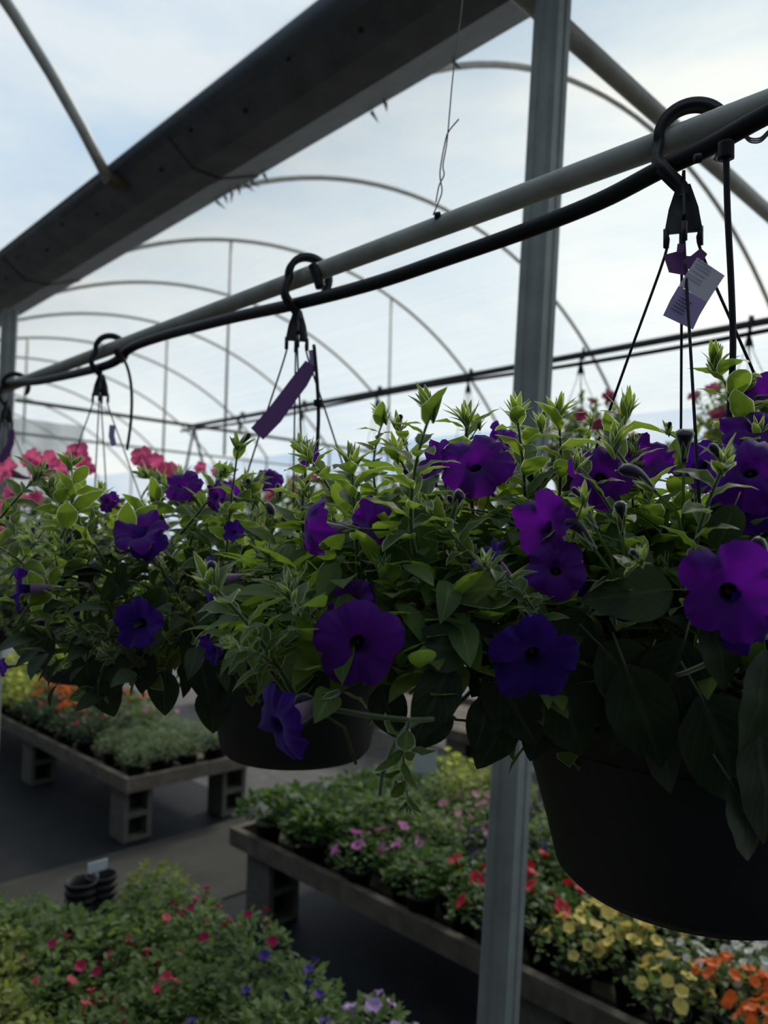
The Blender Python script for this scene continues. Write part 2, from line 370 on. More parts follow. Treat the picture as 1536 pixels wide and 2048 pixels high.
for k in range(5):                         # ends of the bow brackets on the gutter
    y = 1.45+1.95*k; mb = MB(); mb.box((1.58, y, Z0+1.70), (0.13, 0.06, 0.035)); obj('bow_bracket', mb, M_RUST, gut, False)
mb = MB(); random.seed(8)
for k in range(11):                        # torn film ends and clips along the far lip
    y = [3.05, 3.10, 3.16, 3.22, 3.0, 1.75, 2.1, 2.18, 1.35, 3.3, 2.9][k]; l = random.uniform(0.02, 0.05) if k < 5 else 0.035
    a = Vector((2.028, y, Z0+1.737)); mb.tube([a, a+Vector((0.01+random.uniform(-.02, .03), random.uniform(-.03, .03), -l))], lambda s: 0.008*(1-s)+0.001, 5)
obj('torn_film', mb, M_GUT, gut)
for o in gut.children:                      # the gutter falls gently toward the far end
    for v in o.data.vertices: v.co.z -= 0.016*(v.co.y-1.4)

# ------------------------------------------------------------------ posts
def post(top, base, w, label, fluted=True):
    t = thing('steel_post', label, 'post', base); ax = (Vector(top)-Vector(base)); mb = MB(); n = 16
    prof = []
    h = w/2
    for sx, sy, dx, dy in ((1, 1, 0, 0),):
        c = h*0.28
        prof = [(h, -h+c), (h, -h*0.25), (h*0.9, -h*0.12), (h*0.9, h*0.12), (h, h*0.25), (h, h-c), (h-c, h), (h*0.25, h), (h*0.12, h*0.9), (-h*0.12, h*0.9), (-h*0.25, h), (-h+c, h),
                (-h, h-c), (-h, h*0.25), (-h*0.9, h*0.12), (-h*0.9, -h*0.12), (-h, -h*0.25), (-h, -h+c), (-h+c, -h), (-h*0.25, -h), (-h*0.12, -h*0.9), (h*0.12, -h*0.9), (h*0.25, -h), (h-c, -h)]
    rows = []
    for k in range(5):
        o = Vector(base)+ax*k/4; rows.append([o+Vector((a, b, 0)) for a, b in prof])
    mb.grid(rows, 0, True); obj('column', mb, M_POST, t, False)
    return t
PX, PY = 1.775, 1.14
ptop = onY(1104, 40, PY); pbot = onY(998, 2000, PY)
sl = (ptop-pbot)/(ptop.z-pbot.z)
pb = pbot+sl*(0.0-pbot.z); pt = pbot+sl*(Z0+1.65-pbot.z)
pt.x = min(max(pt.x, 1.70), 1.86)
post1 = post(pt, pb, 0.080, 'thick grey fluted steel post right of centre, behind the nearest basket')
q = pbot+sl*(Z0+1.50-pbot.z)
mb = MB(); mb.box((q.x, q.y, Z0+1.60), (0.098, 0.098, 0.13)); obj('saddle_bracket', mb, M_GUT, post1, False)
for sx in (-1, 1):
    for dz in (0.0, 0.05):
        mb = MB(); mb.tube([(q.x+sx*0.02, q.y-0.045, Z0+1.57+dz), (q.x+sx*0.02, q.y-0.062, Z0+1.57+dz)], 0.008, 6); obj('bolt', mb, M_HOOK, post1)
for py in (5.32, 9.2):
    post((1.74, py, Z0+1.50), (1.74, py, 0), 0.085, 'grey steel post at the far left edge, under the gutter' if py < 6 else 'farthest grey steel post under the gutter, beyond the left edge')

# cross ties
rod((-2.2, PY+0.062, Z0+1.53), (9.2, PY+0.062, Z0+1.49), 0.031, 'cross_tie', 'thick round steel cross tie passing the top of the grey post', 'pipe', M_GALV, None, 16)
rod((1.78, 5.26, Z0+0.905), (9.2, 5.30, Z0+0.90), 0.014, 'cross_tie', 'thin steel cross pipe sloping down to the right at far left, behind the third hook', 'pipe', M_GALV, None, 10)
rod((1.78, 9.12, Z0+1.2), (9.2, 9.12, Z0+1.18), 0.016, 'cross_tie', 'faint distant cross pipe below the far left bows', 'pipe', M_GALV, None, 10)
hub = Vector((3.1, 5.26, Z0+0.9))
for dx, dy in ((-0.35, -0.2), (0.35, 0.05)):
    rod(hub+Vector((0.0, 0, -0.02)), hub+Vector((dx*0.6, dy, -0.55)), 0.010, 'brace_rod', 'thin black brace rod leaning %s below the far pipe crossing' % ('left' if dx < 0 else 'right'), 'rod', M_BLACK)

# ------------------------------------------------------------------ rail 1 with its irrigation line
R1X, R1Z = 0.82, Z0+0.466
rod((R1X, -1.2, R1Z), (R1X, 9.0, R1Z), 0.0150, 'basket_rail', 'near grey steel pipe carrying the purple petunia baskets', 'pipe', M_GALV, None, 20)
irr = thing('irrigation_line', 'near black poly irrigation tube sagging below the grey pipe', 'tube', (0.80, 0, R1Z-0.06))
pts = [onX(x, y, 0.800) for x, y in ((1900, 75), (1700, 150), (1536, 228), (1420, 292), (1320, 340), (1200, 402), (1050, 462), (900, 515), (750, 566), (600, 606), (480, 632), (400, 652), (320, 674), (262, 696), (225, 726), (160, 745), (80, 762), (0, 776))]
pts += [Vector((0.80, y, R1Z-0.05)) for y in (3.2, 4.5, 6.5)]
mb = MB(); mb.tube(smoothpath(pts), 0.0105, 12); obj('main_tube', mb, M_BLACK, irr)
def drip(pxs, d0, d1, r, name='drip_tube'):
    n = len(pxs); mb = MB(); mb.tube(smoothpath([P(x, y, d0+(d1-d0)*i/(n-1)) for i, (x, y) in enumerate(pxs)]), r, 8); obj(name, mb, M_BLACK, irr)
drip([(1452, 296), (1455, 420), (1462, 560), (1466, 680), (1463, 770), (1455, 860)], 0.79, 0.76, 0.0034)
drip([(1452, 285), (1452, 318)], 0.79, 0.79, 0.0085, 'emitter')
drip([(238, 702), (255, 735), (263, 780), (262, 840), (254, 900)], 1.74, 1.70, 0.0034)
drip([(232, 700), (240, 716)], 1.75, 1.75, 0.008, 'emitter')
drip([(628, 690), (634, 760), (637, 830), (634, 900)], 1.27, 1.22, 0.003)
drip([(626, 530), (634, 552), (641, 575)], 1.285, 1.28, 0.0085, 'emitter')
drip([(637, 800), (637, 812)], 1.24, 1.24, 0.008, 'emitter')
for x, y, d in ((1395, 318, 0.8), (640, 604, 1.27), (875, 432, 1.1)):
    drip([(x-6, y), (x+6, y-2)], d, d, 0.005, 'emitter')
# tie wires
mb = MB(); mb.tube(smoothpath([onX(x, y, 0.82) for x, y in ((932, -120), (925, 0), (915, 80), (905, 160), (898, 240), (893, 290), (886, 330), (888, 350), (878, 372), (872, 404))]), 0.0011, 6)
mb.tube(smoothpath([onX(x, y, 0.815) for x, y in ((918, 238), (898, 262), (890, 285), (880, 345), (884, 380), (878, 402), (866, 430))]), 0.0011, 6)
top = onX(925, 0, 0.82)
mb.tube([onX(932, -120, 0.82), Vector((0.82, onX(932, -120, 0.82).y+0.03, Z0+1.99))], 0.0011, 6)
solo('hanging_wire', mb, M_WIRE, 'thin twisted wire holding up the near grey pipe, left of the post', 'wire')
mb = MB()
for k in range(3): mb.tube(smoothpath([onX(x, y+k*4, 0.80) for x, y in ((1486, 262), (1500, 276), (1520, 276), (1536, 262), (1560, 240))]), 0.0009, 6)
solo('tie_wire', mb, M_WIRE, 'loose loop of thin wire under the black tube at the right edge', 'wire')

# ------------------------------------------------------------------ rail 2 (far)
R2X, R2Z = 3.10, Z0+0.905
rod((R2X, -0.6, R2Z), (R2X, 5.35, R2Z), 0.0150, 'basket_rail', 'far dark steel pipe carrying the pink petunia baskets', 'pipe', M_GUT, None, 14)
mb = MB(); pts = [(R2X-0.03, -0.6+0.5*k, R2Z-0.040+0.012*math.sin(k*1.1)) for k in range(13)]
mb.tube(smoothpath([Vector(p) for p in pts]), 0.0095, 10); solo('irrigation_line', mb, M_BLACK, 'far black irrigation tube just under the far basket pipe', 'tube')

# ------------------------------------------------------------------ plant builders
def leaf(mb, M, ln, wd, curl=0.6, fold=0.25, m=0, mr=1, nl=7, rim=0.0007, wav=0.0, sharp=0.8):
    """blade from origin along +Y, normal +Z in frame M"""
    rows = []; y = z = 0.0; a = 0.0; cs = (-1, -0.5, 0, 0.5, 1) if nl > 4 else (-1, 0, 1)
    for i in range(nl+1):
        t = i/nl
        w = wd/2*(math.sin(math.pi*min(1, t**sharp*0.98+0.02)))**0.85
        if i == nl: w = 0.0002
        if i == 0: w = max(wd*0.06, 0.0006)
        rows.append([Vector((c*w, y, z+fold*abs(c)*w + wav*w*math.sin(5*t*3.1+c*1.3))) for c in cs])
        a = -curl*(t+0.5/nl); y += ln/nl*math.cos(a); z += ln/nl*math.sin(a)
    rows = [[M @ p for p in r] for r in rows]
    nc = len(cs)
    mb.grid(rows, m, False, lambda i, j: (cs[j], i/nl))
    if rim:
        for side in (0, nc-1):
            e = [r[side] for r in rows]; o2 = []
            for i, r in enumerate(rows):
                d = (r[side]-r[nc//2]); d = d.normalized() if d.length > 1e-5 else (rows[-1][nc//2]-rows[-2][nc//2]).normalized()
                if i == len(rows)-1: d = (rows[-1][nc//2]-rows[-2][nc//2]).normalized()
                o2.append(r[side]+d*rim)
            mb.grid([e, o2], mr, False, lambda i, j: (-1.0, 0.0))
def frame(pos, ydir, ndir=None, roll=0.0):
    y = Vector(ydir).normalized(); n = Vector(ndir) if ndir is not None else Vector((0, 0, 1))
    n = n - y*n.dot(y)
    if n.length < 1e-4: n = y.orthogonal()
    n.normalize(); x = y.cross(n)
    M = Matrix(((x.x, y.x, n.x, pos[0]), (x.y, y.y, n.y, pos[1]), (x.z, y.z, n.z, pos[2]), (0, 0, 0, 1)))
    return M @ Matrix.Rotation(roll, 4, 'Y') if roll else M
def shoot_mesh(seed, nleaf=8, tip=14, bend=0.25, lf=0.047, wd=0.021, rim=0.0010, fuzz=True, nm='leafy_shoot', buds=0):
    """a shoot about 0.13 long growing along +Z"""
    rnd = random.Random(seed); mb = MB(); Ln = 0.13
    ph = rnd.uniform(0, 6.28); path = []
    for i in range(9):
        t = i/8; path.append(Vector((bend*0.13*t*t*math.cos(ph), bend*0.13*t*t*math.sin(ph), Ln*t)))
    mb.tube(path, lambda s: 0.0021*(1-0.45*s), 7, 2)
    if fuzz: mb.tube(path, lambda s: (0.0021*(1-0.45*s))+0.0009, 8, 1, False)
    a = rnd.uniform(0, 6.28)
    for k in range(nleaf):
        t = 0.12+0.80*k/max(nleaf-1, 1); i = int(t*8); fr = t*8-i; p = path[i].lerp(path[min(i+1, 8)], fr)
        a += 2.4+rnd.uniform(-.3, .3); el = rnd.uniform(0.25, 0.75)+0.35*t
        d = Vector((math.cos(a)*math.cos(el), math.sin(a)*math.cos(el), math.sin(el)))
        s = (1.2-0.28*t)*rnd.uniform(0.85, 1.15)
        leaf(mb, frame(p, d, Vector((0, 0, 1)), rnd.uniform(-.3, .3)), lf*s, wd*s*rnd.uniform(.85, 1.15), rnd.uniform(0.4, 1.3), rnd.uniform(.15, .45), 0, 1, 7, rim, 0.15)
    p = path[-1]
    for k in range(tip):
        a += 2.4; el = rnd.uniform(0.75, 1.45); d = Vector((math.cos(a)*math.cos(el), math.sin(a)*math.cos(el), math.sin(el)))
        s = rnd.uniform(0.018, 0.036)
        leaf(mb, frame(p-Vector((0, 0, rnd.uniform(0, .012))), d, Vector((-d.x, -d.y, 0.6))), s, s*rnd.uniform(.16, .26), rnd.uniform(-.3, .5), .3, 0, 1, 4, rim*0.8)
    for k in range(buds):
        a += 2.2; d = Vector((math.cos(a)*0.5, math.sin(a)*0.5, 0.85)).normalized(); l = rnd.uniform(.026, .036)
        q = [p+d*l*s+Vector((0, 0, -0.006*s*s)) for s in (0, .15, .3, .45, .6, .75, .9, 1)]
        rr = (0.0012, .0018, .0024, .003, .0036, .0042, .0036, .0008)
        mb.tube(q, lambda s: rr[min(7, int(round(s*7)))], 8, 3); mb.tube(q, lambda s: rr[min(7, int(round(s*7)))]+.0007, 8, 1, False)
        for j in range(5):
            b = j*1.256; dd = (d + (Vector((math.cos(b), math.sin(b), 0))*0.35)).normalized()
            leaf(mb, frame(p, dd, d), 0.017, 0.0035, -0.3, .2, 0, 1, 4, rim*.8)
    return mb.mesh(nm, [M_LEAF, M_FUZZ, M_STEM, M_BUD])
def flower_mesh(seed, R=0.033, m=None, flat=0.0, droop=0.0, seg=50):
    rnd = random.Random(seed); mb = MB(); rings = 10; rows = []
    dep = (.34, .22, .27, .31)[seed % 4]; p1, p2, p3 = rnd.uniform(0, 6), rnd.uniform(0, 6), rnd.uniform(0, 6); lob = [rnd.uniform(.90, 1.06) for _ in range(5)]
    for i in range(rings+1):
        s = i/rings; row = []
        for j in range(seg):
            th_ = 2*math.pi*j/seg; c = abs(math.cos(2.5*th_)); lk = lob[int(((th_+math.pi/5) % (2*math.pi))/(2*math.pi/5)) % 5]
            if s < 0.3:
                r = R*(0.13+0.30*s); z = -R*0.75*(1-s/0.3)**1.2 - R*0.12
            else:
                q = (s-0.3)/0.7; rr = (1-dep+dep*c**0.62)*lk; nz = noise.noise(Vector((1.7*math.cos(th_), 1.7*math.sin(th_), seed*3.3)))
                r = R*(0.22+0.78*q**0.85*(rr if q > .3 else 1-(1-rr)*q/.3)); z = -R*0.12 + R*(0.26-flat)*math.sin(q*1.5)*(1-0.25*q) - droop*R*q*q
                z += R*q*q*(0.42*nz+0.09*math.sin(4*th_+p1)+0.08*math.sin(9*th_+p2)+0.05*math.sin(16*th_+p3)) - R*0.10*q*(1-c**0.35)
                r *= 1+q*(0.020*math.sin(23*th_+p2)+0.03*math.sin(3*th_+p3))
            row.append(Vector((r*math.cos(th_), r*math.sin(th_), z)))
        rows.append(row)
    mb.grid(rows, 0, True, lambda i, j: (j/seg, i/rings))
    q = [Vector((0.0, 0.0, -R*0.86-R*1.0*k/6)) + Vector((0.03*R*k*k/6, 0, 0)) for k in range(7)]
    q = [Vector((0, 0, -R*0.52))]+q
    mb.tube(q, lambda s: R*(0.25-0.18*s), 10, 1, False)
    for k in range(5):
        a = k*1.256; mb.tube([Vector((0, 0, -R*.75)), Vector((R*.03*math.cos(a), R*.03*math.sin(a), -R*.42))], R*0.014, 5, 1)
    return mb.mesh('flower', [m or M_PURP, M_TUBE])
def calyx_mesh(R=0.033):
    mb = MB(); p = Vector((0.18*R, 0, -R*1.86))
    for j in range(5):
        b = j*1.256; dd = Vector((math.cos(b)*.45, math.sin(b)*.45, 0.9)); leaf(mb, frame(p, dd, Vector((-math.cos(b), -math.sin(b), 0.3))), R*0.62, R*.13, -0.35, .2, 0, 1, 4, 0.0006)
    mb.tube([p+Vector((0.01*R, 0, .1*R)), p+Vector((0.06, 0, -1.0))*R*0.5, p+Vector((0.3, 0, -1.6))*R*0.6], R*0.05, 6, 2)
    return mb.mesh('calyx', [M_LEAF, M_FUZZ, M_STEM])
SH = [shoot_mesh(10+k, nleaf=rn, tip=tp, bend=bd, buds=b) for k, (rn, tp, bd, b) in enumerate(((11, 14, .3, 0), (12, 18, .5, 0), (10, 12, .7, 1), (11, 16, .15, 0), (13, 20, .4, 0), (10, 10, .9, 2), (12, 14, .6, 0), (9, 22, .2, 1)))]
FL = {c: [flower_mesh(40+k, 0.033, m, fl, dr) for k, (fl, dr) in enumerate(((0.0, 0.1), (0.12, 0.25), (-0.15, 0.0), (0.18, 0.5)))] for c, m in (('purple', M_PURP), ('violet', M_VIOL), ('pink', M_PINK), ('rose', M_ROSE))}
CAL = calyx_mesh()
def bigleaf_mesh(seed, nm='leaf', rimw=0.0):
    rnd = random.Random(seed); mb = MB()
    leaf(mb, Matrix.Identity(4), 0.075, rnd.uniform(.040, .050), rnd.uniform(.2, .7), rnd.uniform(.10, .25), 0, 1, 10, rimw, 0.06, 0.72)
    mb.tube([Vector((0, -0.02, -0.004)), Vector((0, 0, 0)), Vector((0, 0.01, 0))], 0.0007, 6, 2)
    return mb.mesh(nm, [M_LEAFD, M_FUZZ, M_STEM])
BL = [bigleaf_mesh(k) for k in range(4)]
BLL = []
for k in range(4):
    m2 = bigleaf_mesh(k, 'leaf', 0.0006); m2.materials[0] = M_LEAF; BLL.append(m2)

def put(me, name, parent, pos, zdir, roll, scale, twist=None):
    """mesh whose axis is +Z, pointed along zdir"""
    q = Vector(zdir).normalized().to_track_quat('Z', 'Y')
    M = Matrix.Translation(Vector(pos)) @ q.to_matrix().to_4x4() @ Matrix.Rotation(roll, 4, 'Z') @ Matrix.Scale(scale, 4)
    return link(name, me, parent, M)
def putshoot(parent, a, b, k, roll=0.0):
    a = Vector(a); b = Vector(b); return put(SH[k % len(SH)], 'leafy_shoot', parent, a, b-a, roll, (b-a).length/0.13)
def putflower(parent, pos, d, size, col='purple', k=0, roll=0.0, cal=True, lab=None):
    f = put(FL[col][k % 4], 'flower', parent, pos, d, roll, size/0.066)
    if cal:
        c = bpy.data.objects.new('calyx', CAL); COL.objects.link(c); c.parent = f
    return f
def putleaf(parent, pos, d, n, k=0, scale=1.0, light=False):
    M = frame(pos, d, n) @ Matrix.Scale(scale, 4); return link('leaf', (BLL if light else BL)[k % 4], parent, M)
def inner_foliage(parent, c, rad, zlo, zhi, n, seed, lf=0.045, skew=Vector((0, 0, 0)), darker=True):
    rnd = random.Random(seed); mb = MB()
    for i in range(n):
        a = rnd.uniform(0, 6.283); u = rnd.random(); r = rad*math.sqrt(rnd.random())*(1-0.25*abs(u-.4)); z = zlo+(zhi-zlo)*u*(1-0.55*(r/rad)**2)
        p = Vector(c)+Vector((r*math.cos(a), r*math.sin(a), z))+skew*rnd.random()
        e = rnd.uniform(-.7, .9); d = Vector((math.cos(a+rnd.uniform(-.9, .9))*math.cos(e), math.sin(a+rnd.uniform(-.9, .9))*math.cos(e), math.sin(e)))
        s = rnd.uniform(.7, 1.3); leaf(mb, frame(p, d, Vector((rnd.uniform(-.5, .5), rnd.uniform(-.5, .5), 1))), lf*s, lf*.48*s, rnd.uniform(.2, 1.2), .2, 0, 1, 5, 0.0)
    return obj('foliage', mb, [M_LEAFD if darker else M_LEAF, M_FUZZ], parent)

# ------------------------------------------------------------------ hanging basket
def basket(hook, yaw, rimz, R, label, group, tilt=(0, 0), flat=1.0, cx=None, strings=True, drop=None, hs=1.0, hookyaw=None):
    """hook: point on the rail; pot hangs below, rim at world height rimz"""
    hook = Vector(hook); c = Vector(cx) if cx is not None else Vector((hook.x, hook.y, 0))
    t = thing('hanging_basket', label, 'hanging basket', (c.x, c.y, rimz-0.19), group)
    mb = MB()
    pr = [(R*0.60, -0.193), (R*0.69, -0.195), (R*0.745, -0.184), (R*0.80, -0.14), (R*0.90, -0.07), (R*0.975, -0.012), (R*1.0, -0.010), (R*1.02, -0.004), (R*1.02, 0.0), (R*0.97, 0.0), (R*0.95, -0.03), (R*.9, -.05)]
    mb.lathe([(0.001, -0.184)]+pr, (0, 0, 0), 56)
    T = Matrix.Translation((c.x, c.y, rimz)) @ Matrix.Rotation(tilt[0], 4, 'X') @ Matrix.Rotation(tilt[1], 4, 'Y')
    mb.v = [tuple(T @ Vector(v)) for v in mb.v]; obj('pot', mb, M_POT, t)
    mb = MB(); mb.lathe([(0.001, -0.03), (R*.5, -0.028), (R*.95, -0.035)], (0, 0, 0), 32); mb.v = [tuple(T @ Vector(v)) for v in mb.v]; obj('soil', mb, M_SOIL, t)
    # hook: flat band ring open at one side, neck, triangular plate with a rib
    dv = Vector((math.sin(yaw), math.cos(yaw), 0)); wv = Vector((math.cos(yaw), -math.sin(yaw), 0)); Z = Vector((0, 0, 1))
    rr = 0.031*hs; cz = hook.z+0.031-rr; cc = Vector((hook.x, hook.y, cz))
    path = [cc+dv*(rr*math.cos(a))+Z*(rr*math.sin(a)) for a in [math.radians(v) for v in range(-48, 204, 14)]]
    of = Vector((-0.022, 0, 0))
    path += [cc+of*.5-dv*rr*0.90-Z*rr*0.70, cc+of-dv*rr*0.62-Z*rr*1.15, cc+of-dv*rr*0.30-Z*rr*1.55, cc+of-dv*rr*.05-Z*rr*1.85, cc+of-Z*rr*2.15]; cc = cc+of
    sp = smoothpath(path, 3); mb = MB(); n = len(sp); rows = []
    for i, p in enumerate(sp):
        tg = (sp[min(i+1, n-1)]-sp[max(i-1, 0)]).normalized(); nn = tg.cross(wv).normalized(); hw = 0.0060*hs; ht = 0.0050*hs*(0.5 if i < 3 else 1)
        rows.append([p+wv*a*hw+nn*b*ht for a, b in ((-1, -1), (-.6, -.5), (.6, -.5), (1, -1), (1, 1), (.6, .5), (-.6, .5), (-1, 1))])
    base = mb.grid(rows, 0, True); mb.face([base+k for k in range(8)], 0); mb.face([base+(n-1)*8+k for k in range(8)][::-1], 0)
    pz = cc.z-rr*1.75; H = 0.046*hs
    def plate(ax, w0, w1, th_, z0, z1):
        ax2 = Z.cross(ax)
        vs = [Vector((cc.x, cc.y, 0))+ax*a*w+ax2*b*th_+Z*z for z, w in ((z0, w0), ((z0+z1)/2, (w0*0.35+w1*0.65)), (z1, w1)) for a, b in ((-1, -1), (1, -1), (1, 1), (-1, 1))]
        mb.grid([vs[i:i+4] for i in (0, 4, 8)], 0, True); bb = len(mb.v)-12; mb.face([bb, bb+1, bb+2, bb+3]); mb.face([bb+8, bb+9, bb+10, bb+11][::-1])
    pdir = Vector((math.cos(AZ+0.3), -math.sin(AZ+0.3), 0)) if hookyaw is None else Vector((math.cos(hookyaw), -math.sin(hookyaw), 0)); qd = Z.cross(pdir)
    plate(pdir, 0.006*hs, 0.017*hs, 0.0016, pz, pz-H); plate(qd, 0.005*hs, 0.015*hs, 0.0016, pz+0.012*hs, pz-H*0.75)
    for a in (-1, 1):
        for ax in (pdir, qd):
            mb.box((0, 0, 0), (0.004*hs, 0.004*hs, 0.018*hs), 0, Matrix.Translation(Vector((cc.x, cc.y, pz-H-0.004*hs))+ax*a*0.015*hs))
    hk = obj('hanger_hook', mb, M_HOOK, t)
    if strings:
        k = 0
        for ax in (pdir, qd):
            for a in (-1, 1):
                st = Vector((cc.x, cc.y, pz-H))+ax*a*0.015*hs; en = Vector((c.x, c.y, rimz))+ax*a*R
                pts = [st, st+Z*-0.02*hs+ax*a*0.001, st.lerp(en, .25)-Z*0.012+ax*a*0.0, st.lerp(en, .6)-Z*0.004, en]
                mb = MB(); mb.tube(smoothpath(pts, 5), 0.0016, 7); obj('hanger_wire', mb, M_BLACK, t); k += 1
    return t

def dome(t, c, rad, base, n, seed, zmax=0.24, ln=(0.09, 0.16), up=0.55, bias=None, rim=0.0, low=-0.5):
    rnd = random.Random(seed); out = []
    for i in range(n):
        a = 2.399963*i+rnd.uniform(-.3, .3); f = math.sqrt((i+.5)/n); el = (1-f)*1.45+rnd.uniform(-.12, .12)-0.05
        if f > .75: el = rnd.uniform(low, .35)
        dr = Vector((math.cos(a)*math.cos(el), math.sin(a)*math.cos(el), math.sin(el)))
        l = rnd.uniform(*ln); tipr = rad*(0.72+0.28*rnd.random())
        tip = Vector(c)+Vector((dr.x*tipr, dr.y*tipr, dr.z*zmax*rnd.uniform(.75, 1.05) if dr.z > 0 else dr.z*0.16))
        if bias is not None: tip += bias*max(0, Vector((dr.x, dr.y, 0)).dot(bias.normalized()))
        gd = (dr*(1-up)+Vector((0, 0, up))*(1.0 if el > 0 else 0.25)+Vector((rnd.uniform(-.2, .2), rnd.uniform(-.2, .2), 0))).normalized()
        putshoot(t, tip-gd*l, tip, rnd.randrange(8), rnd.uniform(0, 6.28)); out.append((tip, dr))
    return out

# ---- basket 1 : nearest
HK1 = onX(1385, 246, R1X); HK1.x = R1X; HK1.z = R1Z
C1 = P(1385, 1395, 0.855); 
b1 = basket(HK1, math.radians(150), C1.z, 0.197, 'nearest hanging basket of purple petunias in a large black pot at right', 'hanging baskets of purple petunias on the near pipe', cx=C1, tilt=(0.02, -0.03), hs=1.15)
c1 = Vector((C1.x, C1.y, C1.z))
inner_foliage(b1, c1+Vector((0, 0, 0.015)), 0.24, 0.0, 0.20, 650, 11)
for (x, y, d, r, n_, sd_) in ((1080, 1150, .78, .12, 230, 101), (1230, 1090, .80, .12, 230, 102), (930, 1080, .80, .11, 200, 103), (800, 1050, .84, .10, 170, 104), (1400, 1060, .80, .12, 200, 105)):
    q = P(x, y, d); inner_foliage(b1, q-Vector((0, 0, .05)), r, 0.0, .115, n_, sd_, 0.042, Vector((0, 0, 0)), False)
inner_foliage(b1, c1+Vector((0, 0, 0.06)), 0.26, 0.0, 0.17, 420, 15, 0.045, Vector((0, 0, 0)), False)
lm = (P(760, 1200, 0.70)-Vector((0, 0, 0)))       # middle of the trailing left part
inner_foliage(b1, Vector((lm.x, lm.y, c1.z-0.02)), 0.13, 0.06, 0.20, 240, 12, 0.042, Vector((0, 0, 0)), False)
lm2 = P(900, 1250, 0.74); o = inner_foliage(b1, Vector((lm2.x, lm2.y, c1.z-0.03)), 0.14, 0.06, 0.20, 260, 13, 0.042, Vector((0, 0, 0)), False)
lm3 = P(620, 1180, 0.78); o = inner_foliage(b1, Vector((lm3.x, lm3.y, c1.z+0.0)), 0.10, 0.06, 0.18, 130, 14, 0.04, Vector((0, 0, 0)), False)
# hand-set shoots: base px, tip px, depths
SHOOTS = [
 ((830, 1110), (775, 850), .64, .62, 1), ((720, 1180), (700, 925), .70, .70, 4), ((880, 1150), (850, 905), .72, .72, 0), ((960, 1100), (905, 850), .82, .82, 3),
 ((590, 1395), (470, 1150), .60, .58, 7), ((640, 1380), (585, 1165), .64, .63, 1), ((560, 1340), (455, 1245), .60, .57, 6), ((680, 1300), (620, 1170), .66, .64, 4),
 ((700, 1110), (640, 975), .74, .73, 7), ((620, 1130), (560, 930), .80, .80, 0), ((680, 1020), (620, 885), .86, .86, 3), ((760, 1010), (700, 860), .88, .88, 1),
 ((1050, 1080), (1060, 840), .78, .78, 0), ((1110, 1060), (1150, 830), .80, .80, 3), ((1170, 1080), (1215, 850), .84, .84, 6), ((1000, 1040), (1010, 850), .84, .84, 4),
 ((1375, 1180), (1400, 930), .60, .58, 7), ((1250, 1160), (1300, 960), .66, .65, 2), ((1330, 1150), (1330, 900), .72, .72, 1), ((1440, 1080), (1455, 860), .72, .72, 0),
 ((1500, 980), (1520, 720), .74, .74, 4), ((1480, 930), (1490, 770), .78, .78, 3), ((1150, 1180), (1110, 1010), .64, .64, 2), ((900, 1150), (930, 985), .66, .66, 5),
 ((1080, 1260), (1065, 1120), .60, .58, 6), ((860, 1300), (820, 1120), .66, .64, 0), ((960, 1230), (935, 1090), .68, .66, 3), ((1560, 1000), (1580, 760), .76, .76, 1),
 ((1230, 1250), (1200, 1090), .62, .60, 2), ((1120, 1110), (1060, 950), .74, .72, 5), ((820, 1440), (770, 1590), .56, .57, 0), ((1270, 1050), (1250, 900), .78, .78, 4),
 ((760, 1250), (730, 1100), .70, .68, 6), ((560, 1240), (520, 1110), .70, .68, 3), ((1600, 1200), (1650, 980), .7, .7, 2), ((1430, 960), (1400, 850), .84, .84, 5),
 ((1000, 1180), (880, 1030), .64, .62, 6), ((1180, 960), (1160, 850), .86, .86, 0), ((840, 1000), (820, 850), .80, .80, 7), ((920, 980), (900, 860), .84, .84, 1)]
rr_ = random.Random(77)
for (a, b, d0, d1, k) in SHOOTS: putshoot(b1, P(*a, d0), P(*b, d1), k, rr_.uniform(0, 6.28))
dome(b1, c1+Vector((0, 0, 0.02)), 0.26, 0, 56, 5, 0.22, low=.1)
# long trailing stems
mb = MB()
for px in (((1000, 1280, .74), (960, 1360, .70), (900, 1420, .62), (840, 1440, .58), (700, 1425, .58), (590, 1395, .60), (540, 1340, .60)), ((840, 1440, .58), (800, 1470, .57), (768, 1540, .56), (760, 1590, .56)), ((1250, 1300, .72), (1330, 1350, .64), (1420, 1325, .57), (1500, 1285, .57), (1580, 1260, .62))):
    mb.tube(smoothpath([P(*p) for p in px]), 0.0014, 8, 0); mb.tube(smoothpath([P(*p) for p in px]), 0.0020, 8, 1, False)
obj('trailing_stem', mb, [M_STEM, M_FUZZ], b1)
